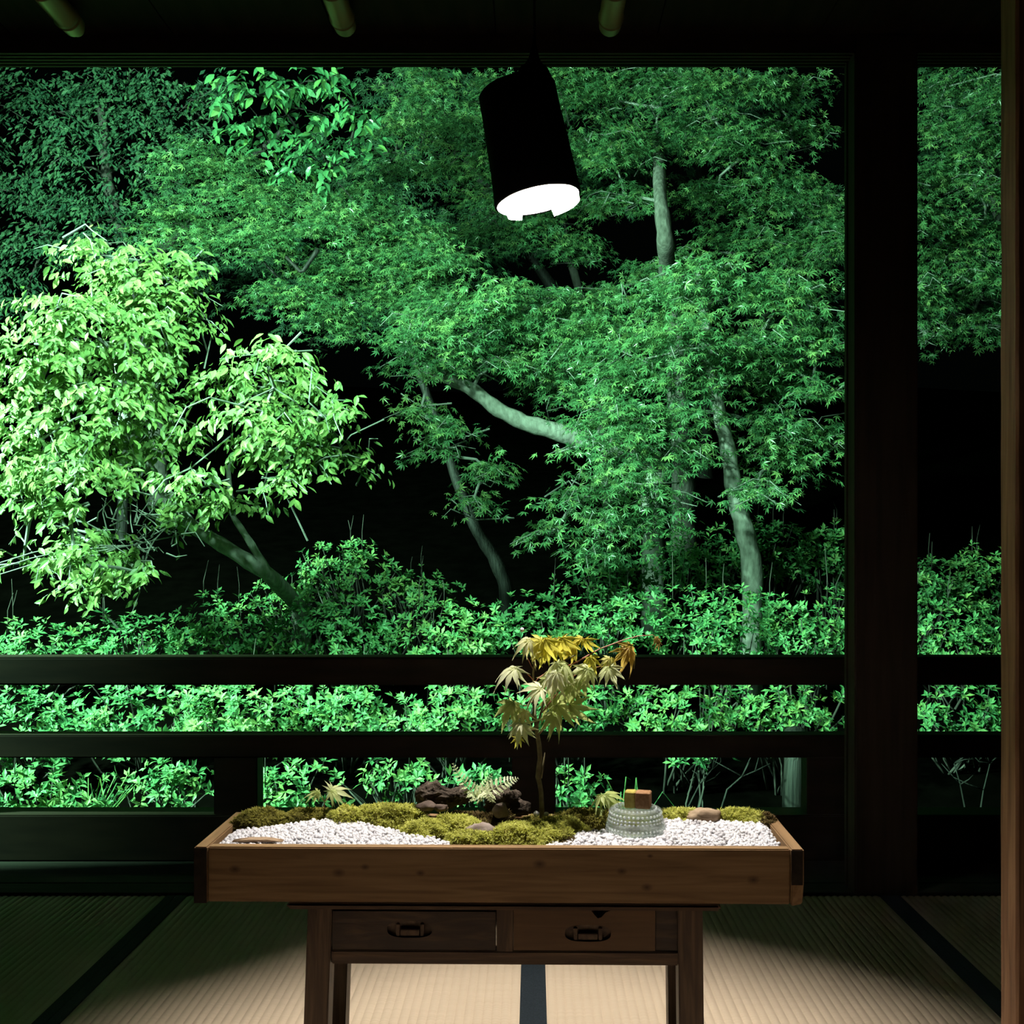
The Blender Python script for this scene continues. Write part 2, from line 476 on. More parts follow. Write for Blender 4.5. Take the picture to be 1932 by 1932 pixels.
# threshold boards between mats and railing
sb = MB()
sb.box(XL, XR, YS + 0.001, YS + 0.035, -0.09, 0.006, 0.003)
sb.box(XL, XR, YS + 0.037, YS + 0.10, -0.09, 0.000, 0.002)
sb.box(XL, XR, YS + 0.104, YS + 0.17, -0.09, 0.000, 0.002)
sb.box(XL, XR, YS + 0.174, YS + 0.46, -0.09, -0.0162, 0.002)
struct(sb, 'trim_2', M['sill_wood'], 'dark grooved threshold boards between the tatami mats and the railing')
# the big pillar between both openings, with its narrow jamb strip
pxl, pxr = (1612 - VX) * YS / F, (1731 - VX) * YS / F
struct(MB().box(pxl, pxr, YS - 0.004, YS + 0.06, 0.0, CEIL, 0.004), 'trim_3', M['dark_wood_up'], 'thick dark wooden pillar between the wide and the narrow opening')
struct(MB().box(pxl - 0.004, pxl + 0.01, YS + 0.058, YS + 0.075, 0.007, zl), 'trim_4', M['dark_wood_up'], 'narrow jamb strip on the back of the thick pillar')
# near post at the picture's edge, with a chamfered corner
dp = 1.55
xa = (1918 - VX) * dp / F
tb = dp * (1918 - VX) / (1887 - VX) - dp
outline = [(xa, dp + 0.004), (xa + 0.004, dp), (xa + 0.10, dp), (xa + 0.104, dp + 0.004), (xa + 0.104, dp + tb - 0.003), (xa + 0.10, dp + tb), (xa + 0.003, dp + tb), (xa, dp + tb - 0.003)]
bm = bmesh.new()
nz = 60
rows = []
for i in range(nz + 1):
    z = 0.0 + i * CEIL / nz
    rows.append([bm.verts.new((x + 0.0012 * mnoise.noise(Vector((k * 5.0, z * 7, 0))), y + 0.0012 * mnoise.noise(Vector((k * 5.0, z * 9, 4))), z)) for k, (x, y) in enumerate(outline)])
for i in range(nz):
    for k in range(8):
        bm.faces.new((rows[i][k], rows[i][(k + 1) % 8], rows[i + 1][(k + 1) % 8], rows[i + 1][k]))
bm.faces.new(rows[-1]); bm.faces.new(rows[0][::-1])
struct(MB().bm(bm), 'trim_5', M['post_wood'], 'weathered reddish brown upright door stile at the right edge')

# tatami mats
MY0 = 0.84
rng = np.random.default_rng(5)
BW = 0.026
for i, lab in enumerate(('tatami mat at the far left, beyond the left dark border',
                         'tatami mat under the left half of the wooden table',
                         'tatami mat under the right half of the wooden table',
                         'tatami mat at the far right, beside the near brown post')):
    x0 = -1.91 + i * 0.955
    x1 = x0 + 0.955
    t = empty('tatami_mat', ((x0 + x1) / 2, (MY0 + YS) / 2, -0.05), 'straw-coloured ribbed ' + lab, 'tatami mat', 'tatami mats on the floor')
    w0, w1 = x0 + 0.001, x1 - 0.001
    nrib = 52
    nx = nrib * 10
    xs = np.linspace(w0, w1, nx + 1)
    zz = -0.0034 + 0.0030 * np.abs(np.cos((xs - w0) / (w1 - w0) * math.pi * nrib)) ** 0.8
    V = np.concatenate([np.stack([xs, np.full_like(xs, MY0), zz], 1), np.stack([xs, np.full_like(xs, YS - 0.001), zz], 1)])
    n1 = nx + 1
    Q = [[j, j + 1, n1 + j + 1, n1 + j] for j in range(nx)]
    mb = MB().add(V, None, Q)
    mb.box(w0, w1, MY0, YS - 0.001, -0.05, -0.003)
    mb.build('rush_surface', M['tatami'], t)
    for bx0, bx1 in ((w0 - 0.0008, w0 + BW), (w1 - BW, w1 + 0.0008)):
        MB().box(bx0, bx1, MY0, YS - 0.001, -0.03, 0.0012, 0.0008).build('border', M['heri'], t)

# bamboo poles under the ceiling
for px, lab in ((132, 'bamboo ceiling pole at the upper left corner, lit dim green'),
                (648, 'middle bamboo ceiling pole, between the corner and the hanging lamp'),
                (1152, 'bamboo ceiling pole just right of the hanging lamp cord')):
    X = (px - VX) * 2.62 / F
    r0 = 0.033
    cz = CEIL - r0
    prof = []
    nodes = [2.60, 2.46, 2.32, 2.14, 1.95, 1.74, 1.52, 1.3, 1.08, 0.86, 0.6, 0.3, 0.0, -0.3, -0.6, -0.9, -1.2]
    ys = sorted(set([2.665, 2.66, 2.645] + [n + e for n in nodes for e in (-0.012, -0.004, -0.0015, 0.0015, 0.004, 0.012)] + [-1.55]), reverse=True)
    rad = []
    for y in ys:
        k = min(abs(y - n) for n in nodes)
        rr = r0 - 0.003
        if k < 0.002: rr = r0 - 0.0062
        elif k < 0.005: rr = r0
        if y > 2.655: rr *= 0.6
        elif y > 2.64: rr *= 0.93
        rad.append(rr)
    o = MB().tube([(X, y, cz) for y in ys], rad, 24).build('bamboo_ceiling_pole', M['bamboo'], smooth=True)
    tag(o, lab, 'bamboo pole', 'bamboo poles under the ceiling')

# railing outside the threshold
dr = 3.1
zr = lambda py: H + (VY - py) * dr / F
rl = empty('veranda_railing', (0, dr, zr(1625)), 'dark wooden railing of two rails on square posts, along the garden edge', 'railing')
RX0, RX1 = -3.2, 3.0
MB().box(RX0, RX1, dr, dr + 0.085, zr(1293), zr(1240), 0.006).build('top_rail', M['dark_wood'], rl)
MB().box(RX0, RX1, dr + 0.008, dr + 0.078, zr(1431), zr(1388), 0.004).build('middle_rail', M['dark_wood'], rl)
MB().box(RX0, RX1, dr, dr + 0.10, zr(1625), zr(1538), 0.004).build('base_beam', M['dark_wood'], rl)
for px in (-121, 443, 1007, 1565, 2130):
    X = (px - VX) * dr / F
    MB().box(X - 0.066, X + 0.066, dr + 0.006, dr + 0.08, zr(1539), zr(1430), 0.003).build('post', M['dark_wood'], rl)

# ------------------------------------------------------------------ table and tray (slightly turned)
YAW = math.radians(-0.8)
S = 1150.0
DF = F / S
tx = lambda px: (px - VX) / S
tz = lambda py: H + (VY - py) / S
CX = tx(941)
t = empty('side_table', (CX, DF + 0.12, 0.0), 'old dark brown wooden table with two drawers, carrying the planted tray', 'table', None, YAW)
TY0, TY1 = DF + 0.012, DF + 0.225
topz = tz(1705) - 0.0015
MB().box(tx(540), tx(1362), DF + 0.002, TY1 + 0.012, topz - 0.011, topz, 0.004).build('table_top', M['old_wood'], t)
lw = 0.042
legz = topz - 0.011
for (pa, pb, ya) in ((578, 624, TY0), (1282, 1329, TY0), (582, 622, TY1 - lw), (1284, 1326, TY1 - lw)):
    x0, x1 = tx(pa), tx(pb)
    spl = -0.012 if pa < 900 else 0.004
    mb = MB()
    bm = bmesh.new()
    bmesh.ops.create_cube(bm, size=1.0)
    for v in bm.verts:
        top = v.co.z > 0
        v.co = Vector(((x0 + x1) / 2 + v.co.x * (x1 - x0) + (0 if top else spl), ya + lw / 2 + v.co.y * lw, legz if top else 0.0))
    bmesh.ops.bevel(bm, geom=list(bm.edges), offset=0.002, segments=2, affect='EDGES')
    mb.bm(bm).build('leg', M['old_wood_up'], t)
zb0, zb1 = tz(1828), tz(1802)
MB().box(tx(622), tx(1284), TY0 + 0.004, TY0 + 0.03, zb0, zb1, 0.002).build('front_rail', M['old_wood'], t)
MB().box(tx(622), tx(1284), TY1 - 0.03, TY1 - 0.006, zb0, legz - 0.002, 0.002).build('back_apron', M['old_wood'], t)
for xa_, xb_ in ((tx(590), tx(612)), (tx(1294), tx(1316))):
    MB().box(xa_, xb_, TY0 + lw - 0.002, TY1 - lw + 0.002, zb0, legz - 0.002, 0.002).build('side_apron', M['old_wood'], t)
MB().box(tx(938), tx(969), TY0 + 0.004, TY0 + 0.03, zb1 - 0.001, legz + 0.001, 0.001).build('divider', M['old_wood_up'], t)
MB().box(tx(1241), tx(1283), TY0 + 0.008, TY0 + 0.03, zb1 - 0.001, legz - 0.002, 0.001).build('filler_block', M['drawer_dark'], t)


def drawer(pa, pb, ptop, mat, hx, hy, hw, hh, notch=None):
    x0, x1, z0, z1 = tx(pa), tx(pb), zb1 + 0.001, tz(ptop)
    yf = TY0 + 0.006
    # front board with an oval hole for the recessed pull
    cx, cz = tx(hx), tz(hy)
    a, b_ = hw / S / 2, hh / S / 2
    n = 48
    th = [2 * math.pi * k / n for k in range(n)]
    inner = [(cx + a * math.copysign(abs(math.cos(q)) ** 0.7, math.cos(q)), cz + b_ * math.copysign(abs(math.sin(q)) ** 0.7, math.sin(q))) for q in th]
    outer = []
    for q in th:
        c, s = math.cos(q), math.sin(q)
        ts = []
        if c > 1e-9: ts.append((x1 - cx) / c)
        if c < -1e-9: ts.append((x0 - cx) / c)
        if s > 1e-9: ts.append((z1 - cz) / s)
        if s < -1e-9: ts.append((z0 - cz) / s)
        k = min(ts)
        outer.append([cx + k * c, cz + k * s])
    for (X, Z) in ((x0, z0), (x1, z0), (x1, z1), (x0, z1)):   # snap the nearest ray to each corner
        k = min(range(n), key=lambda i: (outer[i][0] - X) ** 2 + (outer[i][1] - Z) ** 2)
        outer[k] = [X, Z]
    if notch:
        for o_ in outer:
            if abs(o_[0] - tx(notch)) < 0.012 and o_[1] > z1 - 1e-6:
                o_[1] -= 0.016 * (1 - abs(o_[0] - tx(notch)) / 0.014)
    V = [(x, yf, z) for x, z in outer] + [(x, yf, z) for x, z in inner] + [(x, yf + 0.006, z) for x, z in inner] + [(x, yf + 0.015, z) for x, z in outer]
    Q = []
    for i in range(n):
        j = (i + 1) % n
        Q += [[i, j, n + j, n + i], [n + i, n + j, 2 * n + j, 2 * n + i], [3 * n + i, 3 * n + j, j, i]]
    o = MB().add(V, None, Q).build('drawer', mat, t)
    mb = MB()
    V = [(x, yf + 0.006, z) for x, z in inner] + [(cx, yf + 0.009, cz)]
    mb.add(V, [[i, (i + 1) % n, n] for i in range(n)])
    mb.box(cx - a * 0.42, cx + a * 0.42, yf - 0.0005, yf + 0.0085, cz - b_ * 0.75, cz - b_ * 0.02, 0.001)
    mb.box(cx - a * 0.62, cx - a * 0.46, yf + 0.001, yf + 0.0085, cz - b_ * 0.85, cz + b_ * 0.6, 0.001)
    mb.box(cx + a * 0.46, cx + a * 0.62, yf + 0.001, yf + 0.0085, cz - b_ * 0.85, cz + b_ * 0.6, 0.001)
    mb.build('recessed_pull', M['recess'], o)
    box = MB()
    box.box(x0 + 0.004, x1 - 0.004, yf + 0.014, TY1 - 0.04, z0 + 0.001, z0 + 0.008)
    box.build('drawer_box', M['drawer_dark'], o)
    return o


drawer(624, 936, 1728, M['drawer_dark'], 772, 1762, 86, 32)
drawer(970, 1240, 1724, M['drawer_tan'], 1112, 1768, 88, 32, 1133)

# tray
ty0, ty1 = DF, DF + 0.218
zt, zb = tz(1600), tz(1705)
tr = empty('tray', (CX, DF + 0.12, zb), 'long shallow cedar tray of gravel and moss on the old table', 'tray', None, YAW)
add_knots(M['cedar_front'], [(tx(p) - CX, tz(q) - zb, s) for p, q, s in ((443, 1642, .0075), (640, 1648, .0085), (690, 1637, .006), (795, 1648, .006), (1020, 1630, .0085), (1175, 1643, .007), (1222, 1673, .0075), (1422, 1658, .008), (1228, 1614, .004))])
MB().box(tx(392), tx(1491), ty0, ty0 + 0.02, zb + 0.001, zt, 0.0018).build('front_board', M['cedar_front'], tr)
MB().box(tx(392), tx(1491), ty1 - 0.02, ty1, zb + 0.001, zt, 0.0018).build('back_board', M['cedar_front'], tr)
MB().box(tx(366), tx(391.5), ty0 - 0.003, ty1 + 0.004, zb - 0.001, zt + 0.0005, 0.002).build('end_board', M['cedar_end'], tr)
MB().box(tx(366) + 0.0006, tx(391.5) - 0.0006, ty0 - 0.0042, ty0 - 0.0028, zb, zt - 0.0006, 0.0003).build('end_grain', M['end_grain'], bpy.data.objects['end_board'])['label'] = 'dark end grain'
eb = MB()
bm = bmesh.new()
bmesh.ops.create_cube(bm, size=1.0)
x0, x1 = tx(1491.5), tx(1516)
for v in bm.verts:
    v.co = Vector(((x0 + x1) / 2 + v.co.x * (x1 - x0), (ty0 - 0.004 + ty1 + 0.004) / 2 + v.co.y * (ty1 - ty0 + 0.008), zb - 0.001 if v.co.z < 0 else zt + 0.0005))
bmesh.ops.bevel(bm, geom=[e for e in bm.edges], offset=0.002, segments=2, affect='EDGES')
# chipped lower front corner
res = bmesh.ops.bisect_plane(bm, geom=list(bm.verts) + list(bm.edges) + list(bm.faces), plane_co=(x1, ty0 + 0.004, zb + 0.018), plane_no=Vector((0.55, -1.0, -0.28)).normalized(), clear_outer=True)
bmesh.ops.holes_fill(bm, edges=[e for e in bm.edges if e.is_boundary])
eo = eb.bm(bm).build('end_board', M['cedar_end'], tr)
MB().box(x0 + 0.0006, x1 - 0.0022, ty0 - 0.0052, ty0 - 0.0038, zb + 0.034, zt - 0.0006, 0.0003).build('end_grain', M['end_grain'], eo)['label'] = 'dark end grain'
MB().box(tx(392), tx(1491), ty0 + 0.018, ty1 - 0.018, zb + 0.002, zb + 0.014).build('bottom_board', M['cedar'], tr)

# ------------------------------------------------------------------ what lies in the tray
TX0, TX1 = tx(393) + 0.001, tx(1490) - 0.001
YI0, YI1 = ty0 + 0.023, ty1 - 0.022


def yawed(x, y):
    """yaw-aware front shift inside the tray"""
    return y + (x - CX) * math.tan(YAW)


BASE = zt - 0.016
mb = MB()
gx = np.linspace(TX0 + 0.002, TX1 - 0.002, 90); gy = np.linspace(YI0 - 0.0015, YI1, 16)
gX, gY = np.meshgrid(gx, gy)
gZ = BASE + 0.003 * np.array([[mnoise.noise(Vector((a * 30, b_ * 30, 0))) for a in gx] for b_ in gy])
gYy = gY + (gX - CX) * math.tan(YAW)
V = np.stack([gX, gYy, gZ], -1).reshape(-1, 3)
nx = len(gx)
Q = [[r_ * nx + c, r_ * nx + c + 1, (r_ + 1) * nx + c + 1, (r_ + 1) * nx + c] for r_ in range(len(gy) - 1) for c in range(nx - 1)]
mb.add(V, None, Q)
x0_, x1_ = gx[0], gx[-1]
V = [(x0_, yawed(x0_, gy[0]), zb + 0.0145), (x1_, yawed(x1_, gy[0]), zb + 0.0145), (x1_, yawed(x1_, gy[-1]), zb + 0.0145), (x0_, yawed(x0_, gy[-1]), zb + 0.0145),
     (x0_, yawed(x0_, gy[0]), BASE), (x1_, yawed(x1_, gy[0]), BASE), (x1_, yawed(x1_, gy[-1]), BASE), (x0_, yawed(x0_, gy[-1]), BASE)]
mb.add(V, None, [[3, 2, 1, 0], [0, 1, 5, 4], [1, 2, 6, 5], [2, 3, 7, 6], [3, 0, 4, 7]])
tag(mb.build('soil', M['soil'], smooth=True), 'dark soil filling the cedar tray under moss and gravel', 'soil', None, 'stuff')

PEB = []
for k in range(6):
    bm = bmesh.new()
    bmesh.ops.create_icosphere(bm, subdivisions=2 if k < 0 else 1, radius=1.0)
    for v in bm.verts:
        v.co *= 1 + 0.35 * mnoise.noise(v.co * 1.3 + Vector((k * 9, 0, 3)))
    PEB.append((np.array([v.co[:] for v in bm.verts]), np.array([[v.index for v in f.verts] for f in bm.faces])))
    bm.free()


def gravel(xs, ds, hs, label, seed, n, avoid=None):
    """xs, ds: plan outline (back edge depth per x), hs: heap height per x"""
    rg = np.random.default_rng(seed)
    mb = MB()
    x = rg.uniform(xs[0], xs[-1], n * 3)
    y = rg.uniform(YI0 + 0.001, YI1 - 0.004, n * 3)
    bd = np.interp(x, xs, ds) + rg.normal(0, 0.003, n * 3)
    ok = y < bd
    x, y, bd = x[ok][:n], y[ok][:n], bd[ok][:n]
    h = np.interp(x, xs, hs)
    fr = (y - YI0) / np.maximum(bd - YI0, 1e-3)
    z = zt - 0.0075 + h * np.sin(np.clip(fr, 0, 1) * math.pi * 0.62) ** 1.1 + rg.uniform(-0.007, 0.0025, len(x))
    edge = np.minimum(np.minimum(x - xs[0], xs[-1] - x) / 0.012, 1.0)
    z -= (1 - edge) * 0.004
    if avoid:
        ax, ay, ar, az = avoid
        rr = np.hypot(x - ax, y + (x - CX) * math.tan(YAW) - ay)
        z = np.where(rr < ar, np.minimum(z, az), z)
    rad = rg.uniform(0.0026, 0.0046, len(x))
    for k in range(6):
        s = slice(k, None, 6)
        nn = len(x[s])
        pos = np.stack([x[s], y[s] + (x[s] - CX) * math.tan(YAW), z[s]], 1)
        mb.inst(PEB[k], pos, unit(rg.normal(size=(nn, 3))), unit(rg.normal(size=(nn, 3))), rad[s], rg.random(nn))
    return tag(mb.build('white_gravel', M['gravel'], smooth=True), label, 'gravel', None, 'stuff')


def px2x(p, d=1.78):
    return (p - VX) * d / F


BX, BD = px2x(1199, 1.795), 1.795
BZ = zt + 0.0015
gravel([TX0 + 0.004] + [px2x(p, 1.75) for p in (440, 500, 560, 600, 650, 700, 760, 860)], [1.765, 1.785, 1.802, 1.825, 1.838, 1.835, 1.80, 1.775, 1.715],
       [0.003, 0.005, 0.008, 0.011, 0.012, 0.010, 0.009, 0.007, 0.003], 'white gravel spread over the left end of the tray', 3, 5200)
gravel([px2x(p, 1.74) for p in (1030, 1080, 1130, 1180, 1260, 1330, 1400, 1455)] + [TX1 - 0.004], [1.715, 1.765, 1.79, 1.82, 1.852, 1.85, 1.845, 1.84, 1.825],
       [0.003, 0.006, 0.006, 0.006, 0.010, 0.010, 0.009, 0.008, 0.004], 'white gravel under the glass bowl at the right end of the tray', 4, 5200, (BX, BD, 0.0555, BZ - 0.0062))


def moss(c, r, mat, label, seed, n=900, blade=0.0085, tmin=0.1, tmax=0.95):
    """mossy cushion: mound + short leafy shoots"""
    rg = np.random.default_rng(seed)
    root = empty('moss_cushion', (c[0], c[1], BASE), label, 'moss', 'moss cushions in the tray')
    mb = MB()
    bm = bmesh.new()
    bmesh.ops.create_icosphere(bm, subdivisions=3, radius=1.0)
    for v in bm.verts:
        s = 0.86 + 0.22 * mnoise.noise(v.co * 1.8 + Vector((seed, 0, 0)))
        v.co = Vector((c[0] + v.co.x * r[0] * s, c[1] + v.co.y * r[1] * s, max(BASE, c[2] + v.co.z * r[2] * s)))
    mb.bm(bm).build('mound', M['moss_ground'], root, True)
    d = unit(rg.normal(size=(n * 2, 3)))
    d = d[d[:, 2] > -0.25][:n]
    s = np.array([0.86 + 0.22 * mnoise.noise(Vector(q) * 1.8 + Vector((seed, 0, 0))) for q in d])
    pos = np.array(c) + d * np.array(r) * s[:, None]
    pos[:, 2] = np.maximum(pos[:, 2], BASE + 0.001)
    nrm = unit(unit(d / np.array(r)) + UP * 0.8 + rg.normal(0, 0.3, (len(d), 3)))
    nb = 7
    fm = MB()
    tt = rg.uniform(tmin, tmax, len(d))
    patch = np.array([0.5 + 0.9 * mnoise.noise(Vector(q) * 55) for q in pos])
    tt = np.clip(tt * 0.6 + patch * 0.4, 0, 1)
    for k in range(nb):
        a = rg.uniform(0, 2 * math.pi, len(d))
        side = unit(np.cross(nrm, unit(rg.normal(size=(len(d), 3)))))
        dirn = unit(nrm * rg.uniform(0.5, 1.2, (len(d), 1)) + side * rg.uniform(0.6, 1.6, (len(d), 1)))
        p0 = pos + nrm * rg.uniform(-0.001, 0.004, (len(d), 1))
        fm.inst(TP_NARROW, p0, dirn, nrm + side * 0.1, blade * rg.uniform(0.6, 1.15, len(d)), np.clip(tt + rg.normal(0, 0.1, len(d)), 0, 1))
    fm.build('shoots', M[mat], root)
    return root


def cush(px, ptop, pbot, hw, d, mat, label, seed, n, ry=0.03, **kw):
    sc = F / d
    zt_ = H + (VY - ptop) / sc - 0.007
    zbm = max(BASE - 0.002, min(zt_ - 0.012, zt - 0.004))
    return moss(((px - VX) / sc, d + (((px - VX) / sc) - CX) * math.tan(YAW), zbm), (hw / sc, ry, (zt_ - zbm)), M and mat, label, seed, n, **kw)


cush(492, 1520, 1560, 56, 1.835, 'moss_olive', 'olive moss cushion in the back left corner of the tray', 11, 900)
cush(585, 1522, 1556, 62, 1.86, 'moss_olive', 'dark olive moss under the small two-leaved seedling, back left of the tray', 12, 700, 0.024)
cush(655, 1516, 1562, 40, 1.835, 'moss_bright', 'yellow-green moss tuft bordering the left gravel, left end of the bright moss', 13, 500, 0.028)
cush(735, 1509, 1560, 88, 1.845, 'moss_bright', 'largest yellow-green moss cushion, between the left gravel and the driftwood', 14, 1300, 0.032)
cush(800, 1543, 1585, 52, 1.775, 'moss_bright', 'low moss tuft sloping down into the left gravel near the front rim', 15, 700, 0.028)
cush(860, 1532, 1580, 62, 1.80, 'moss_bright', 'bright moss cushion in front of the driftwood', 16, 800, 0.03)
cush(888, 1563, 1592, 50, 1.735, 'moss_bright', 'moss against the front rim, before the half-buried stone', 17, 600, 0.024)
cush(938, 1524, 1565, 40, 1.82, 'moss_brown', 'brownish moss below the fern, beside the pinkish stone', 18, 600, 0.026)
cush(1000, 1545, 1592, 88, 1.755, 'moss_bright', 'broad moss cushion at the front centre, before the maple sapling', 19, 1300, 0.038)
cush(1060, 1535, 1580, 52, 1.80, 'moss_bright', 'moss between the maple sapling and the right gravel', 20, 700, 0.03)
cush(1100, 1520, 1560, 62, 1.85, 'moss_olive', 'olive moss behind the glass bowl, under the right seedling', 21, 700, 0.026)
cush(1068, 1576, 1592, 22, 1.735, 'moss_brown', 'small brown moss tuft at the front edge of the right gravel', 22, 250, 0.014)
cush(1185, 1524, 1555, 50, 1.865, 'moss_bright', 'bright moss directly behind the glass bowl', 26, 450, 0.02)
cush(1288, 1520, 1546, 58, 1.868, 'moss_bright', 'yellow-green moss right of the glass bowl along the back rim', 23, 700, 0.022)
cush(1395, 1518, 1556, 52, 1.862, 'moss_bright', 'moss cushion right of the tan stone in the back right corner', 24, 700, 0.028)
cush(1440, 1528, 1556, 20, 1.86, 'moss_brown', 'dark brown moss tip beside the right end board', 25, 220, 0.022)

cush(880, 1528, 1550, 60, 1.872, 'moss_brown', 'dark moss under the fern, between the two driftwood pieces', 27, 400, 0.016)
cush(1020, 1534, 1552, 36, 1.868, 'moss_olive', 'small olive moss patch behind the foot of the maple sapling', 28, 300, 0.016)
# driftwood and stones
mb = MB()
bm = bmesh.new()
bmesh.ops.create_icosphere(bm, subdivisions=5, radius=1.0)
c = P(838, 1499, 1.862)
for v in bm.verts:
    q = v.co.copy()
    u = q.x
    env = 0.80 + 0.30 * max(0, -u) - 0.25 * max(0, u)                       # thick left end, thin right end
    rdg = abs(mnoise.noise(Vector((q.x * 4.5 + 3, q.y * 9, q.z * 9)))) * 0.30 + 0.18 * mnoise.fractal(q * 3.2, 1.0, 2.0, 4)
    top = 0.24 * math.exp(-((u + 0.22) / 0.10) ** 2) * max(0, q.z) - 0.45 * math.exp(-((u - 0.15) / 0.30) ** 2) * max(0, q.z)
    s_ = env + rdg + top
    v.co = Vector((c[0] + q.x * 0.053 * (1 + 0.1 * rdg), c[1] + q.y * 0.022 * s_, c[2] - 0.002 + q.z * 0.026 * s_))
mb.bm(bm)
tag(mb.build('driftwood', M['driftwood'], smooth=True), 'larger rough dark driftwood lump standing behind the moss, left of the fern', 'driftwood', 'driftwood in the tray')
mb = rock(MB(), P(948, 1510, 1.86), (0.028, 0.018, 0.022), 8, 0.45, 1.8, 4, 0.5)
rock(mb, P(975, 1524, 1.86), (0.022, 0.014, 0.014), 9, 0.4, 1.8, 3, 0.4)
tag(mb.build('driftwood', M['driftwood'], smooth=True), 'smaller dark driftwood piece between the fern and the maple sapling stem', 'driftwood', 'driftwood in the tray')
for px, py, d, r, mt, sd, lab in (
        (806, 1521, 1.825, (0.018, 0.012, 0.009), 'stone_brown', 1, 'rounded brown stone in front of the larger driftwood'),
        (832, 1524, 1.82, (0.012, 0.009, 0.007), 'stone_brown', 2, 'smaller brown stone at the right side of the rounded brown stone'),
        (944, 1530, 1.80, (0.014, 0.010, 0.013), 'stone_pink', 3, 'pinkish upright stone in the brown moss below the fern'),
        (908, 1566, 1.755, (0.026, 0.014, 0.012), 'stone_pink', 4, 'pale stone half buried in the front moss'),
        (1330, 1539, 1.845, (0.030, 0.014, 0.014), 'stone_tan', 5, 'tan brown stone between moss and gravel right of the glass bowl')):
    o = rock(MB(), P(px, py, d), r, sd + 20, 0.3, 1.5, 3).build('stone', M[mt], smooth=True)
    tag(o, lab, 'stone')
for px, py, d, r, lab in ((1012, 1536, 1.80, 0.0055, 'small white pebble at the left foot of the maple sapling'),
                          (1031, 1536, 1.805, 0.0045, 'small white pebble at the right foot of the maple sapling')):
    tag(rock(MB(), P(px, py, d), (r, r, r * 0.95), px, 0.25, 1.5, 2).build('pebble', M['white_stone'], smooth=True), lab, 'pebble')
# bark strip on the front left gravel
bs = MB()
pts = np.array([P(438, 1588, 1.717), P(470, 1585.5, 1.722), P(505, 1585.5, 1.72), P(533, 1588, 1.716)])
for k in range(3):
    bs.tube(pts + np.array([0, 0.004 * k, 0.0004 * k]), [0.0008, 0.0028, 0.0026, 0.0008], 6)
tag(bs.build('bark_strip', M['bark_strip'], smooth=True), 'thin brown bark strip lying on the left gravel by the front rim', 'bark')

# glass bowl turned upside down: beaded rings pressed into its side
mb = MB()
ns = 200
hgt = 0.0415
out = []
prof_z = np.linspace(0, hgt, 74)
for z in prof_z:
    f_ = z / hgt
    r_ = 0.0535 - 0.0095 * f_ ** 1.05
    if f_ > 0.93:
        r_ -= 0.0040 * ((f_ - 0.93) / 0.07) ** 2
    out.append((r_, z))
rowsb = []
a = np.linspace(0, 2 * math.pi, ns, endpoint=False)
rings = []
for (r_, z) in out:
    f_ = z / hgt
    rr = np.full(ns, r_)
    for (fz, nb) in rowsb:
        v = (z - fz * hgt) / 0.0022
        u = ((a * nb / (2 * math.pi)) % 1.0 - 0.5) * (2 * math.pi * r_ / nb) / 0.0026
        q = 1 - (u * u + v * v)
        rr = rr + 0.0026 * np.sqrt(np.clip(q, 0, None))
    for fz in (0.30, 0.36, 0.62, 0.90):
        rr = rr + 0.0007 * math.exp(-((z - fz * hgt) / 0.0006) ** 2)
    rings.append(np.stack([rr * np.cos(a), rr * np.sin(a), np.full(ns, z)], 1))
for rt, zt_ in ((0.036, hgt), (0.030, hgt + 0.0003), (0.026, hgt), (0.013, hgt)):                       # top disc
    bead = np.zeros(ns)
    if rt == 0.036:
        bead = 0.0014 * np.sqrt(np.clip(1 - (((a * 34 / (2 * math.pi)) % 1 - 0.5) * 2.4) ** 2, 0, None))
    rings.append(np.stack([rt * np.cos(a), rt * np.sin(a), zt_ + bead], 1))
rings.append(np.stack([0.0005 * np.cos(a), 0.0005 * np.sin(a), np.full(ns, hgt)], 1))
inner = [(0.0005, hgt - 0.006), (0.030, hgt - 0.006), (0.036, hgt - 0.0075), (0.0390, hgt - 0.012), (0.0425, hgt * 0.5), (0.0495, 0.0)]
for r_, z in inner:
    rings.append(np.stack([r_ * np.cos(a), r_ * np.sin(a), np.full(ns, z)], 1))
nr = len(rings)
V = np.concatenate(rings)
Q = [[i * ns + j, i * ns + (j + 1) % ns, ((i + 1) % nr) * ns + (j + 1) % ns, ((i + 1) % nr) * ns + j] for i in range(nr) for j in range(ns)]
mb.add(V + np.array([BX, BD, BZ - 0.004]), None, Q)
BTOP = BZ - 0.004 + hgt
gb = tag(mb.build('glass_bowl', M['glass'], smooth=True), 'clear beaded glass bowl turned upside down on the white gravel', 'bowl')
bd = MB()
bm = bmesh.new()
bmesh.ops.create_icosphere(bm, subdivisions=2, radius=1.0)
SPH = (np.array([v.co[:] for v in bm.verts]), np.array([[v.index for v in f.verts] for f in bm.faces]))
bm.free()
for f_, nb, br in ((0.10, 44, 0.0019), (0.22, 44, 0.0024), (0.50, 40, 0.0021), (0.63, 40, 0.0021), (0.80, 36, 0.0025), (1.0, 32, 0.0019)):
    z = f_ * hgt
    r_ = 0.0535 - 0.0095 * f_ ** 1.05 - 0.0013
    if f_ == 1.0:
        r_, z = 0.0365, hgt - 0.0008
    th = np.arange(nb) * 2 * math.pi / nb
    pos = np.stack([r_ * np.cos(th), r_ * np.sin(th), np.full(nb, z)], 1) + np.array([BX, BD, BZ - 0.004])
    bd.inst(SPH, pos, np.tile([0., 1., 0.], (nb, 1)), np.tile(UP, (nb, 1)), np.full(nb, br), np.full(nb, 0.5))
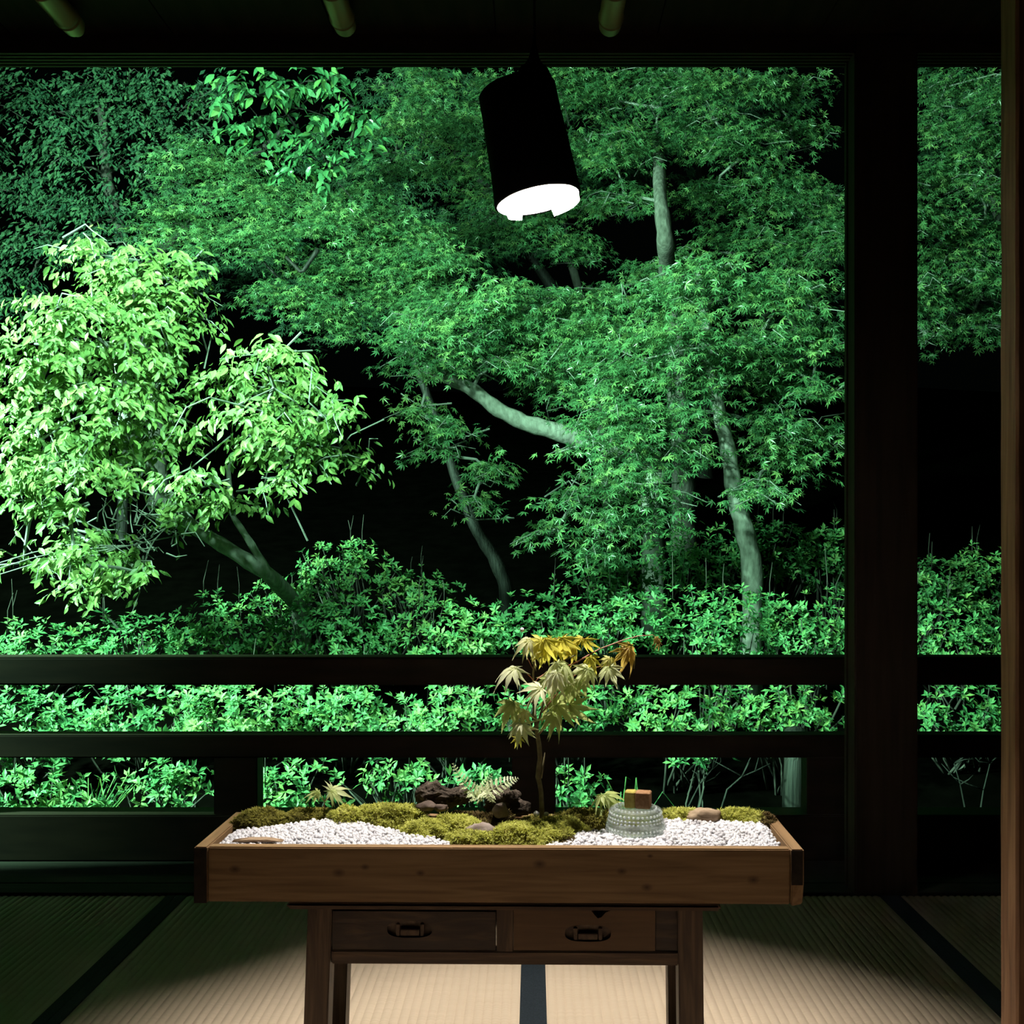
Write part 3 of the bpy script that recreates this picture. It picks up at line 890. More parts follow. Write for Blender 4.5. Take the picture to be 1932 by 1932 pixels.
bd.build('bead_rows', M['glint_bead'], gb, True)['label'] = 'rows of raised glass beads'

# two-tone block on the bowl
bc = np.array([px2x(1204, 1.785), 1.787, BTOP + 0.0016])
blk = empty('two_tone_block', bc, 'small block, half olive yellow and half reddish brown, on the glass bowl', 'block', None, math.radians(-14))
w, dd, hh = 0.0225, 0.012, 0.0285
MB().box(bc[0] - w, bc[0] - w + 0.0185, bc[1] - dd, bc[1] + dd, bc[2], bc[2] + hh, 0.0018, 1).build('yellow_half', M['block_yellow'], blk)['label'] = 'olive yellow half'
MB().box(bc[0] - w + 0.0188, bc[0] + w, bc[1] - dd, bc[1] + dd, bc[2], bc[2] + hh, 0.0018, 1).build('brown_half', M['block_brown'], blk)['label'] = 'reddish brown half'

# ------------------------------------------------------------------ plants in the tray
D_S = 1.832
rng = np.random.default_rng(77)


def img_dir(deg, toward=0.0):
    """direction in the picture plane: 0 = right, 90 = up; toward > 0 leans to the viewer"""
    q = math.radians(deg)
    return unit(np.array([math.cos(q), -toward, math.sin(q)]))


def leaf_set(items, d0, tpl=TP_FINE, default_n=(0.0, -0.6, 0.8)):
    """items: px, py of the leaf's base, length px, direction, tint, depth offset"""
    pos = np.array([P(i[0], i[1], d0 + i[5]) for i in items])
    Y = np.array([img_dir(i[3], i[6] if len(i) > 6 else 0.25) for i in items])
    Nn = np.array([np.array(default_n) + rng.normal(0, 0.34, 3) for i in items])
    sc = np.array([i[2] * (d0 + i[5]) / F for i in items])
    return pos, Y, Nn, sc, np.array([i[4] for i in items])


sap_base = P(1023, 1545, D_S)
sap = empty('maple_sapling', sap_base, 'slender young maple with yellow-green pointed leaves, growing from the tray', 'sapling')
stem_px = [(1023, 1548, 5.2), (1022, 1520, 4.8), (1021, 1495, 4.6), (1018, 1478, 4.6), (1015, 1466, 5.2), (1017, 1448, 5.0), (1019, 1430, 4.7), (1017, 1405, 4.5), (1013, 1380, 4.3), (1009, 1350, 3.6), (1007, 1325, 2.8), (1006, 1300, 2.3), (1006, 1270, 1.9), (1009, 1240, 1.5), (1008, 1220, 1.1)]
MB().tube([P(x, y, D_S) for x, y, r_ in stem_px], [r_ * D_S / F for *_, r_ in stem_px], 10).build('stem', M['stem'], sap, True)
MB().tube([P(1020, 1468, D_S), P(1024, 1450, D_S), P(1028, 1420, D_S - 0.004)], [0.0028, 0.002, 0.0009], 6).build('dead_twig', M['stem'], sap, True)
branches = [
    ('stem', [(1012, 1375, 0), (1022, 1340, -.01), (1030, 1305, -.02), (1042, 1275, -.03), (1060, 1248, -.03), (1085, 1236, -.03)], 2.4, 1.0),
    ('red_stem', [(1007, 1290, 0), (1015, 1280, .01), (1026, 1272, .01)], 1.2, 0.7),
    ('red_stem', [(1060, 1262, -.02), (1090, 1248, -.02), (1130, 1225, -.01), (1175, 1208, 0), (1205, 1200, 0), (1232, 1198, 0), (1242, 1208, 0)], 1.6, 0.7),
    ('red_stem', [(1022, 1345, -.005), (1050, 1310, 0), (1075, 1280, 0), (1105, 1262, 0), (1150, 1255, 0)], 1.5, 0.6),
    ('red_stem', [(1008, 1322, 0), (990, 1332, -.01), (972, 1326, -.02)], 1.0, 0.6),
    ('red_stem', [(1007, 1284, 0), (1000, 1276, -.01), (985, 1262, -.02), (972, 1260, -.03)], 1.0, 0.6),
    ('red_stem', [(1011, 1378, 0), (1000, 1377, -.005), (988, 1372, -.01)], 0.9, 0.6),
    ('red_stem', [(1015, 1388, 0), (1028, 1374, -.005), (1040, 1358, -.01)], 0.9, 0.6),
    ('red_stem', [(1009, 1240, 0), (1004, 1222, -.01), (1000, 1206, -.01)], 0.9, 0.6),
    ('red_stem', [(1012, 1235, 0), (1030, 1215, 0), (1055, 1203, -.01), (1090, 1203, -.01), (1105, 1205, -.01)], 1.0, 0.5),
    ('red_stem', [(1005, 1262, 0), (992, 1235, .01), (982, 1205, .01), (985, 1192, .01)], 0.6, 0.4),
]
for mt, pts, ra, rb in branches:
    MB().tube([P(x, y, D_S + o_) for x, y, o_ in pts], np.linspace(ra, rb, len(pts)) * D_S / F, 6).build('branch', M[mt], sap, True)
rock(MB(), P(985, 1188, D_S + .01), (0.0036, 0.0036, 0.0042), 4, 0.2, 2, 2).build('bud', M['white_stone'], sap, True)['label'] = 'tiny white bud'
SL = [
    (972, 1260, 54, 200, .5, -.03), (972, 1260, 40, 262, .46, -.03), (1000, 1207, 44, 205, .55, -.02), (1004, 1210, 44, 262, .62, -.01),
    (1022, 1208, 42, 200, .72, -.02), (1030, 1206, 46, 275, .74, -.03), (1042, 1205, 46, 250, .76, -.01), (1060, 1203, 46, 285, .74, -.03),
    (1062, 1207, 48, 310, .74, .0), (1055, 1215, 40, 235, .72, -.01), (1078, 1215, 42, 290, .80, -.02), (1030, 1225, 38, 255, .74, -.02), (1012, 1225, 34, 240, .68, .01),
    (1104, 1206, 34, 285, .76, -.01), (1098, 1204, 26, 195, .78, -.02), (1112, 1240, 36, 300, .74, -.02), (1118, 1240, 30, 210, .72, -.01),
    (1152, 1242, 36, 300, .70, -.01), (1150, 1242, 24, 205, .66, -.02), (1150, 1258, 44, 290, .45, -.02), (1148, 1260, 34, 215, .42, -.03),
    (1108, 1262, 42, 235, .42, -.04), (1108, 1262, 42, 310, .40, -.04), (1108, 1258, 34, 180, .52, -.03), (1050, 1250, 44, 300, .42, -.05),
    (1060, 1250, 46, 330, .40, -.04), (1048, 1268, 56, 250, .52, -.05), (1050, 1268, 44, 225, .5, -.06), (1022, 1300, 50, 205, .52, -.05), (1020, 1298, 40, 172, .52, -.05),
    (968, 1325, 58, 238, .3, -.02), (968, 1325, 34, 275, .34, -.03), (990, 1340, 44, 215, .62, -.02), (990, 1342, 34, 250, .6, -.01),
    (984, 1366, 46, 250, .45, -.03), (984, 1366, 36, 300, .42, -.02), (984, 1366, 30, 190, .5, -.03), (980, 1390, 24, 245, .74, -.01),
    (1042, 1348, 44, 275, .38, -.03), (1042, 1346, 50, 310, .36, -.03), (1040, 1344, 30, 200, .40, -.02), (1050, 1330, 54, 318, .3, .0),
    (1075, 1330, 56, 310, .28, .01), (1055, 1310, 40, 260, .2, .02), (1075, 1290, 52, 275, .3, .01), (1070, 1272, 50, 295, .34, -.01), (1082, 1300, 44, 255, .22, .02),
    (1035, 1318, 42, 290, .18, .02), (1095, 1280, 40, 300, .25, .01), (1035, 1280, 40, 235, .3, .01),
    (1182, 1222, 46, 265, .90, 0), (1185, 1222, 50, 300, .92, -.01), (1190, 1216, 34, 245, .88, .01), (1240, 1208, 20, 300, .95, 0), (1236, 1204, 18, 330, .95, -.01),
]
lf = MB()
lf.inst(TP_FINE, *leaf_set(SL, D_S))
lf.build('foliage', M['sapling_leaf'], sap, True)


def seedling(base, d, stems, lvs, label):
    root = empty('maple_seedling', P(base[0], base[1], d), label, 'seedling', 'maple seedlings in the tray')
    mb = MB()
    for pts in stems:
        mb.tube([P(x, y, d) for x, y in pts], np.linspace(1.1, 0.6, len(pts)) * d / F, 6)
    mb.build('stem', M['red_stem'], root, True)
    lf = MB()
    lf.inst(TP_FINE, *leaf_set(lvs, d, default_n=(0.0, -0.32, 0.95)))
    lf.build('foliage', M['sapling_leaf'], root, True)


seedling((612, 1532), 1.86, [[(612, 1532), (612, 1512), (605, 1500), (600, 1494)], [(612, 1512), (620, 1502), (624, 1494)]],
         [(602, 1495, 32, 170, .36, 0), (602, 1495, 24, 195, .34, -.01), (624, 1492, 40, 2, .40, 0), (624, 1492, 30, 325, .38, -.01), (626, 1492, 20, 100, .42, 0)],
         'tiny two-leaved maple seedling rising from the back left moss')
seedling((1150, 1545), 1.86, [[(1150, 1545), (1148, 1528), (1140, 1510), (1136, 1502)], [(1148, 1528), (1135, 1530), (1128, 1528)]],
         [(1136, 1500, 40, 200, .36, -.01), (1138, 1500, 30, 250, .38, -.01), (1140, 1499, 30, 335, .42, 0), (1142, 1500, 38, 10, .34, 0), (1130, 1527, 30, 215, .36, -.02), (1130, 1527, 22, 280, .40, -.02), (1148, 1514, 40, 5, .34, 0)],
         'maple seedling with drooping pale leaves left of the glass bowl')

# fern
fb = P(908, 1508, 1.85)
fern = empty('fern', fb, 'pale green fern with four small fronds, between the driftwood pieces', 'fern')


def frond(pts, width, d, tintb, nleaf=11):
    pts = np.array([P(x, y, d + o_) for x, y, o_ in pts])
    tt = np.linspace(0, 1, len(pts))
    mb = MB().tube(pts, np.linspace(0.0009, 0.0004, len(pts)), 5, 0.3)
    s = np.linspace(0.12, 0.98, nleaf)
    c = np.stack([np.interp(s, tt, pts[:, k]) for k in range(3)], 1)
    tan = unit(np.gradient(c, axis=0))
    nrm = unit(np.array([[0.0, -0.8, 0.6]] * nleaf) + rng.normal(0, 0.08, (nleaf, 3)))
    side = unit(np.cross(tan, nrm))
    ln = width * (1.05 - s) ** 0.8
    for sg in (-1, 1):
        mb.inst(tpl_ovate(0.13, 0.1, 0.02), c, side * sg + tan * 0.45, nrm, ln, np.clip(tintb + rng.normal(0, 0.2, nleaf), 0, 1))
        for q in (0.2, 0.42, 0.62):
            for s2 in (-1, 1):
                c2 = c + unit(side * sg + tan * 0.45) * (ln * q)[:, None]
                mb.inst(TP_SMALL, c2, unit(side * sg + tan * 0.45) + tan * 0.9 * s2, nrm, ln * 0.27, np.clip(tintb + rng.normal(0, 0.2, nleaf), 0, 1))
    mb.build('frond', M['fern'], fern)


frond([(910, 1512, 0), (892, 1494, -.005), (875, 1474, -.008), (862, 1456, -.004), (854, 1440, .0)], 0.021, 1.85, 0.35)
frond([(908, 1512, 0), (925, 1492, -.015), (948, 1478, -.015), (965, 1472, -.01), (978, 1468, 0)], 0.025, 1.85, 0.75)
frond([(906, 1512, 0), (912, 1490, .006), (920, 1474, .008), (928, 1460, .008)], 0.018, 1.85, 0.75, 10)
frond([(906, 1500, 0), (914, 1492, -.02), (920, 1498, -.035), (925, 1513, -.04)], 0.020, 1.85, 0.6, 9)
frond([(908, 1512, 0), (896, 1500, -.02), (888, 1496, -.03), (882, 1500, -.035)], 0.014, 1.85, 0.5, 8)

# ------------------------------------------------------------------ hanging lamp
DL = 1.84
pt = P(975, 170, DL)
pb = P(1015, 377, DL)
lamp = empty('pendant_lamp', (pt[0] + 0.03, DL, CEIL), 'black cloth-wrapped cylinder lamp hanging over the tray, lit from inside', 'lamp')
axis = unit(pb - pt)
ulat = unit(np.cross(axis, np.array([0, 1.0, 0])))
vlat = np.cross(axis, ulat)
LEN = float(np.linalg.norm(pb - pt))


def shell(stations, sides, edge=None, wob=0.0, seed=0):
    """open surface along the lamp's axis: stations (t, radius); edge(theta) lengthens the last ring"""
    V = []
    for k, (t_, r_) in enumerate(stations):
        for j in range(sides):
            th = 2 * math.pi * j / sides
            dirv = ulat * math.cos(th) + vlat * math.sin(th)
            ex = edge(th) if edge and k == len(stations) - 1 else 0.0
            rr = r_ + wob * mnoise.noise(Vector((math.cos(th) * 1.5, math.sin(th) * 1.5, t_ * 4 + seed)))
            V.append(pt + axis * (t_ * LEN + ex) + dirv * rr)
    n = len(stations)
    Q = [[i * sides + j, i * sides + (j + 1) % sides, (i + 1) * sides + (j + 1) % sides, (i + 1) * sides + j] for i in range(n - 1) for j in range(sides)]
    return np.array(V), Q


NS = 64
KS = DL / 1.76
st = [(t_, r_ * KS) for t_, r_ in ((0.0, 0.004), (0.0, 0.064), (0.015, 0.0665), (0.25, 0.068), (0.5, 0.070), (0.75, 0.0725), (1.0, 0.0755), (1.0, 0.0735), (0.75, 0.0712), (0.5, 0.0688), (0.03, 0.0652), (0.03, 0.004))]
V, Q = shell(st, NS, None, 0.0015, 2)
MB().add(V, None, Q).build('shade', M['cloth'], lamp, True)


def flap(th):
    v = unit(ulat * math.cos(th) + vlat * math.sin(th))
    far = v[1] > 0                       # the side away from the viewer
    X = pb[0] + 0.0735 * v[0]
    px = VX + X * F / (DL + 0.07 * v[1])
    e = 0.002
    if far and (958 < px < 985): e = 0.009
    if far and px > 1042: e = 0.013
    if far and 985 <= px <= 1042: e = -0.001
    return e


V, Q = shell([(t_, r_ * KS) for t_, r_ in ((0.06, 0.0640), (0.5, 0.0672), (0.9, 0.0705), (0.985, 0.0718), (1.0, 0.0722))], 160, flap, 0.0012, 2)
V2, Q2 = shell([(t_, r_ * KS) for t_, r_ in ((0.06, 0.0632), (0.5, 0.0664), (0.9, 0.0697), (0.985, 0.0710), (1.0, 0.0714))], 160, flap, 0.0012, 2)
mb = MB().add(V, None, Q).add(V2, None, [q[::-1] for q in Q2])
k = len(V)
last = k - 160
mb.add(np.concatenate([V[last:], V2[last:]]), None, [[j, (j + 1) % 160, 160 + (j + 1) % 160, 160 + j] for j in range(160)])
mb.build('lining', M['lining'], lamp, True)['label'] = 'white inner lining with ragged lower edge'
# knotted cloth cover over the socket, slightly right of the shade's middle
sc_ = P(1008, 165, DL)
mb = MB()
prof = [(0.0365, -0.012), (0.0355, 0.006), (0.033, 0.018), (0.026, 0.032), (0.016, 0.041), (0.010, 0.052), (0.0068, 0.066), (0.0035, 0.078), (0.0025, 0.09)]
mb.tube([sc_ + UP * z + np.array([-(0.078 - z) * 0.02, 0, 0]) for _, z in prof], [r_ for r_, _ in prof], 28)
mb.build('socket_cover', M['cloth'], lamp, True)
MB().tube([sc_ + UP * 0.085, sc_ + UP * 0.3, (sc_[0] + 0.001, DL, CEIL)], 0.0024, 8).build('cord', M['cord'], lamp, True)
bpos = pb + UP * 0.142 + np.array([0.006, 0.030, 0])
mb = MB()
bprof = [(0.0002, -0.020)] + [(0.020 * math.sin(q), -0.020 * math.cos(q)) for q in np.linspace(0.15, 2.5, 16)] + [(0.010, 0.025), (0.0002, 0.025)]
V = []
for r_, z in bprof:
    for j in range(24):
        th = 2 * math.pi * j / 24
        V.append(bpos - axis * z + (ulat * math.cos(th) + vlat * math.sin(th)) * r_)
MB().add(V, None, [[i * 24 + j, i * 24 + (j + 1) % 24, (i + 1) * 24 + (j + 1) % 24, (i + 1) * 24 + j] for i in range(len(bprof) - 1) for j in range(24)]).build('bulb', M['bulb'], lamp, True)

# ------------------------------------------------------------------ the garden
def gz(x, y):
    return -0.50 + np.maximum(0, y - 3.9) * 0.30 + 0.05 * np.sin(np.asarray(x) * 1.3 + np.asarray(y) * 0.7)


gx = np.linspace(-11, 11, 70); gy = np.linspace(3.25, 18, 60)
gX, gY = np.meshgrid(gx, gy)
V = np.stack([gX, gY, gz(gX, gY)], -1).reshape(-1, 3)
nx = len(gx)
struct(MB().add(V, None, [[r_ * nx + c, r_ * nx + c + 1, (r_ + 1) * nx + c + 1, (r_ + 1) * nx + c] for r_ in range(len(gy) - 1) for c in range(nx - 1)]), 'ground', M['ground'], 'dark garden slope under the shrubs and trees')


def pad_positions(rg, c, r, n, shell_bias=0.5):
    d = unit(rg.normal(size=(n, 3)))
    d[:, 1] = np.where(d[:, 1] > 0.35, -d[:, 1], d[:, 1])
    u = rg.random(n) ** shell_bias
    return d, np.asarray(c) + d * np.asarray(r) * u[:, None]


def sprays_maple(mb, rg, c, r, nsp, leaf, nleaf=16, L=0.42, W=0.30, t0=0.0, tpl=TP_MAPLE, slope=0.38):
    d, cen = pad_positions(rg, c, r, nsp)
    outw = unit(d * np.array([1, 1, 0]) + rg.normal(0, 0.35, (nsp, 3)) * np.array([1, 1, 0]) + np.array([0, -0.35, 0]))
    nrm = unit(UP + outw * slope + rg.normal(0, 0.2, (nsp, 3)))
    o = unit(outw - (outw * nrm).sum(1, keepdims=True) * nrm)
    s = np.cross(nrm, o)
    sz = rg.uniform(0.6, 1.2, nsp)
    k = np.repeat(np.arange(nsp), nleaf)
    n = len(k)
    rad = np.sqrt(rg.random(n)); an = rg.uniform(0, 2 * math.pi, n)
    u = rad * np.cos(an) * 0.5 * L * sz[k]; v = rad * np.sin(an) * 0.5 * W * sz[k]
    pos = cen[k] + o[k] * u[:, None] + s[k] * v[:, None] + nrm[k] * rg.normal(0, 0.015, (n, 1))
    a = rg.normal(0, 0.75, n)
    Y = o[k] * np.cos(a)[:, None] + s[k] * np.sin(a)[:, None] - UP * 0.25
    Nn = nrm[k] + rg.normal(0, 0.5, (n, 3))
    mb.inst(tpl, pos, Y, Nn, leaf * rg.uniform(0.65, 1.15, n), np.clip(t0 + rg.random(n) * 0.6 + np.repeat(rg.normal(0.15, 0.2, nsp), nleaf), 0, 1))
    return cen, outw


def sprays_broad(mb, rg, c, r, nsp, leaf, nleaf=9, droop=0.9, tpl=TP_OVATE, t0=0.1):
    d, cen = pad_positions(rg, c, r, nsp)
    outw = unit(d * np.array([1, 1, 0.25]) + rg.normal(0, 0.35, (nsp, 3)) + np.array([0, -0.45, 0.0]))
    k = np.repeat(np.arange(nsp), nleaf)
    n = len(k)
    t_ = rg.random(n)
    side = unit(np.cross(outw, UP))
    sg = np.where(rg.random(n) > 0.5, 1.0, -1.0)[:, None]
    L_ = leaf * 4.2
    pos = cen[k] + outw[k] * (t_ * L_ - L_ * .4)[:, None] - UP * (0.25 * L_ * t_ ** 2)[:, None] + rg.normal(0, leaf * 0.2, (n, 3))
    Y = unit(outw[k] * 0.6 + side[k] * sg * 0.7 - UP * droop * rg.uniform(0.4, 1.3, (n, 1)) + rg.normal(0, 0.25, (n, 3)))
    Nn = unit(UP * 0.55 + outw[k] * 0.8 + rg.normal(0, 0.4, (n, 3)))
    mb.inst(tpl, pos, Y, Nn, leaf * rg.uniform(0.6, 1.2, n), np.clip(t0 + rg.random(n) * 0.7, 0, 1))
    return cen, outw


def limb(pts, radii, name, mat, parent, sides=9):
    pts = np.asarray(pts, float)
    # a denser, slightly crooked centre line
    t_ = np.linspace(0, 1, len(pts)); ts = np.linspace(0, 1, len(pts) * 4)
    q = np.stack([np.interp(ts, t_, pts[:, k]) for k in range(3)], 1)
    rr = np.interp(ts, t_, radii)
    for i in range(1, len(q) - 1):
        nz_ = mnoise.noise_vector(Vector(q[i] * 2.1))
        q[i] += np.array(nz_[:]) * rr[i] * 0.3
    return MB().tube(q, rr * (1 + 0.08 * np.sin(np.arange(len(q)) * 1.9)), sides).build(name, mat, parent, True)


def tree(name, label, cat, d, pads, trunk, trunk_r, mat, leaf, seed, kind='maple', bark='bark', dens=1.75, thick=0.6, limbs=(), twigs=5, group='trees in the garden', **kw):
    """pads: (px, py, rx, ry[, depth offset]); trunk: list of (px, py[, depth offset]) from the ground up"""
    rg = np.random.default_rng(seed)
    tp = [P(q[0], q[1], d + (q[2] if len(q) > 2 else 0)) for q in trunk]
    base = tp[0].copy()
    base[2] = float(gz(base[0], base[1]))
    root = empty(name, base, label, cat, group)
    g0 = base - UP * 0.05
    limb([g0] + tp, np.linspace(trunk_r * 1.25, trunk_r * 0.5, len(tp) + 1), 'trunk', M[bark], root)
    for lm in limbs:
        limb([P(q[0], q[1], d + q[2]) for q in lm[0]], np.linspace(lm[1], lm[2], len(lm[0])), 'branch', M[bark], root)
    fm, tw = MB(), MB()
    nodes = [q for q in tp[len(tp) // 2:]]
    for lm in limbs:
        nodes += [P(q[0], q[1], d + q[2]) for q in lm[0]][1:]
    todo = []
    for p in pads:
        dd = d + (p[4] if len(p) > 4 else rg.uniform(-0.3, 0.3))
        c = P(p[0], p[1], dd)
        rx, rz = p[2] * dd / F, p[3] * dd / F
        ry = thick * (rx + rz) / 2 * 1.1
        area = math.pi * p[2] * p[3]
        lpx = leaf * F / dd
        if kind == 'maple':
            n = int(dens * area / (lpx * lpx * 0.32) / 16 * 1.5) + 3
            cen, outw = sprays_maple(fm, rg, c, (rx, ry, rz), n, leaf, **kw)
        else:
            n = int(dens * area / (lpx * lpx * 0.28) / 9 * 1.5) + 3
            cen, outw = sprays_broad(fm, rg, c, (rx, ry, rz), n, leaf, **kw)
        todo.append(c + np.array([0, ry * 0.55, -rz * 0.2]))
        for i in range(min(twigs, len(cen))):
            q = cen[i]
            k1, k2 = rg.normal(0, .05, 3), rg.normal(0, .04, 3)
            tw.tube([q - outw[i] * 0.24 + k1, q - outw[i] * 0.05 + k2, q + outw[i] * 0.06 + k2 * 0.3 - k1 * 0.3, q + outw[i] * 0.16 - UP * 0.05], [0.005, 0.0038, 0.003, 0.0015], 4)
    # boughs grow from the trunk, each from the nearest piece of wood already there
    while todo:
        best = min(((float(np.linalg.norm(c - q)), a_, b_) for a_, c in enumerate(todo) for b_, q in enumerate(nodes)))
        c, q = todo.pop(best[1]), nodes[best[2]]
        m1 = q * 0.6 + c * 0.4 + rg.normal(0, 0.05, 3) * min(1, best[0]) + UP * 0.03
        m2 = q * 0.25 + c * 0.75 + rg.normal(0, 0.04, 3) * min(1, best[0]) + UP * 0.02
        tw.tube([q, m1, m2, c], [0.013, 0.010, 0.008, 0.005], 6)
        nodes += [m2, c]
    fm.build('foliage', M[mat], root)
    if twigs:
        tw.build('twigs', M['twig'] if bark in ('bark', 'bark_pale') else M[bark], root)
    return root


# bright broad-leaved tree on the left
bt = tree('broadleaf_tree', 'brightly lit lime-green tree with drooping oval leaves, at the left', 'tree', 4.9,
          [(165, 480, 45, 45), (240, 510, 90, 60), (330, 520, 70, 60), (140, 580, 110, 60), (270, 590, 120, 70), (360, 590, 40, 45), (80, 660, 110, 60), (220, 670, 140, 60), (320, 690, 45, 50), (50, 740, 110, 70),
           (190, 760, 150, 60), (300, 770, 60, 50), (510, 665, 75, 40), (460, 720, 80, 50), (560, 730, 90, 50), (630, 775, 60, 26), (480, 790, 100, 45), (590, 800, 80, 30), (560, 860, 80, 35), (650, 855, 60, 20), (500, 845, 60, 30), (530, 905, 40, 22),
           (70, 830, 110, 60), (210, 835, 120, 50), (330, 830, 60, 30), (140, 890, 110, 40), (40, 900, 60, 50), (250, 900, 60, 30), (380, 905, 70, 30), (430, 945, 80, 25), (330, 960, 60, 25), (130, 950, 60, 30), (60, 955, 40, 20),
           (160, 1015, 60, 35), (210, 1060, 80, 35), (130, 1060, 50, 40), (260, 1075, 40, 25), (160, 1105, 50, 25), (40, 1060, 40, 12)],
          [(575, 1150, .9), (505, 1082, .45), (430, 1035, .4), (362, 992, .35), (290, 900, .35), (230, 780, .3), (220, 640, .3)], 0.040, 'bright_leaf', 0.053, 101, 'broad', limbs=[([(502, 1072, .45), (470, 1020, .42), (438, 972, .4), (430, 880, .35), (500, 790, .3)], 0.022, 0.008)], dens=1.9, group=None, twigs=3, bark='bark_pale')
rg = np.random.default_rng(8)
mb = MB()
for k in range(60):
    p0 = P(rg.uniform(180, 350), rg.uniform(970, 1045), 5.0 + rg.uniform(-.15, .15))
    v = img_dir(rg.uniform(-40, 200), rg.uniform(-.4, .4)) * rg.uniform(0.06, 0.16)
    mb.tube([p0, p0 + v * 0.5 + rg.normal(0, .012, 3), p0 + v + rg.normal(0, .02, 3)], [0.004, 0.003, 0.0015], 4)
for y0 in (1078, 1068, 1090):
    mb.tube([P(-20, y0, 4.9), P(60, y0 - 25, 4.9), P(130, y0 - 40, 4.95), P(240, 1030, 5), P(365, 1004, 5.1)], [0.0025, 0.003, 0.003, 0.0035, 0.004], 5)
mb.build('bare_twigs', M['twig'], bt)['label'] = 'bare pale twigs below the leaves'

# maples
tree('maple_tree', 'maple whose crown fills the middle left behind the bright tree', 'tree', 7.2,
     [(400, 330, 130, 60), (520, 390, 140, 60), (330, 420, 110, 50), (480, 460, 130, 50), (620, 430, 120, 50), (690, 380, 90, 40), (650, 510, 110, 50), (780, 480, 110, 50), (600, 570, 90, 45), (720, 560, 120, 50), (520, 560, 60, 30), (800, 560, 100, 45), (640, 620, 70, 35), (760, 440, 100, 40), (840, 500, 90, 40)],
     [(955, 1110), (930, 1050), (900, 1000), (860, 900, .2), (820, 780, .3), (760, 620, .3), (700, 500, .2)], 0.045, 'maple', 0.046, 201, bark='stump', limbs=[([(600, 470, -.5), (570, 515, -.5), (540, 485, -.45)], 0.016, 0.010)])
tree('maple_tree', 'maple in the middle with a pale crooked limb below its crown', 'tree', 6.4,
     [(880, 610, 130, 50), (800, 640, 100, 40), (1000, 620, 130, 50), (1110, 600, 110, 50), (940, 560, 130, 40), (960, 680, 130, 40), (820, 690, 80, 25), (1080, 670, 110, 45), (930, 690, 60, 20), (1030, 725, 70, 22, .3), (790, 775, 50, 20, -.3), (850, 812, 70, 20, -.3), (830, 845, 50, 16, -.3), (1100, 740, 110, 40), (920, 880, 35, 30, -.3), (890, 950, 30, 25, -.3)],
     [(1235, 1060, .5), (1225, 930, .4), (1245, 880, .4), (1180, 850, .2), (1040, 812, 0), (990, 800, 0), (940, 775, 0), (890, 735, 0), (840, 712, 0), (790, 690, 0)], 0.066, 'maple', 0.048, 202, bark='bark_pale')
tree('maple_tree', 'maple with a thick pale leaning trunk near the dark pillar', 'tree', 5.9,
     [(1250, 570, 120, 50), (1360, 540, 120, 60), (1480, 560, 110, 60), (1180, 640, 110, 45), (1300, 640, 130, 50), (1430, 650, 120, 50), (1540, 640, 70, 50), (1200, 710, 120, 40), (1320, 710, 120, 40), (1450, 730, 110, 40), (1540, 730, 60, 35), (1180, 780, 110, 35), (1280, 790, 80, 35), (1450, 800, 80, 40), (1120, 830, 80, 30), (1200, 850, 90, 35), (1290, 860, 50, 30), (1460, 870, 80, 35), (1500, 830, 60, 30),
      (1160, 905, 90, 28, -.4), (1090, 940, 70, 22, -.4), (1230, 930, 70, 30, -.4), (1150, 985, 90, 25, -.4), (1040, 1005, 55, 16, -.4), (1120, 1040, 70, 22, -.4), (1230, 990, 60, 25, -.3), (1420, 930, 60, 25), (1560, 820, 40, 40)],
     [(1420, 1060), (1400, 985), (1385, 930), (1372, 850), (1358, 780), (1345, 700), (1330, 600), (1320, 500)], 0.052, 'maple', 0.048, 203, bark='bark_pale', limbs=[([(1345, 700, 0), (1400, 640, .2), (1480, 560, .3)], .03, .012)])
tree('maple_tree', 'maple at the top middle, directly behind the hanging lamp', 'tree', 8.4,
     [(800, 170, 90, 50), (760, 240, 80, 45), (860, 250, 100, 50), (960, 190, 110, 60), (1060, 180, 80, 60), (960, 300, 110, 50), (740, 320, 80, 35), (850, 330, 90, 30), (1050, 290, 90, 50), (940, 380, 110, 35), (1060, 390, 90, 40), (980, 450, 120, 40), (880, 440, 80, 35), (1080, 470, 70, 30)],
     [(1150, 1000, .5), (1130, 700, .5), (1080, 500, .3), (1010, 320, .3), (960, 180, .2)], 0.045, 'maple', 0.050, 204, bark='bark_dark', twigs=4)
tree('maple_tree', 'maple at the top right whose trunk shows between leaves right of the lamp', 'tree', 8.2,
     [(1140, 180, 90, 60), (1250, 170, 90, 50), (1360, 180, 100, 55), (1470, 170, 90, 45), (1160, 290, 90, 55), (1280, 260, 110, 45), (1400, 280, 110, 50), (1500, 250, 60, 35), (1180, 380, 70, 40), (1340, 380, 90, 50), (1460, 370, 110, 50), (1540, 400, 60, 50), (1400, 460, 110, 45), (1500, 480, 90, 45), (1300, 500, 80, 30), (1130, 560, 80, 25), (1220, 520, 70, 25), (1570, 470, 50, 50)],
     [(1290, 900, .3), (1275, 650, .2), (1262, 520), (1255, 450, -.5), (1246, 380, -.5), (1240, 260, .1)], 0.085, 'maple', 0.050, 205)
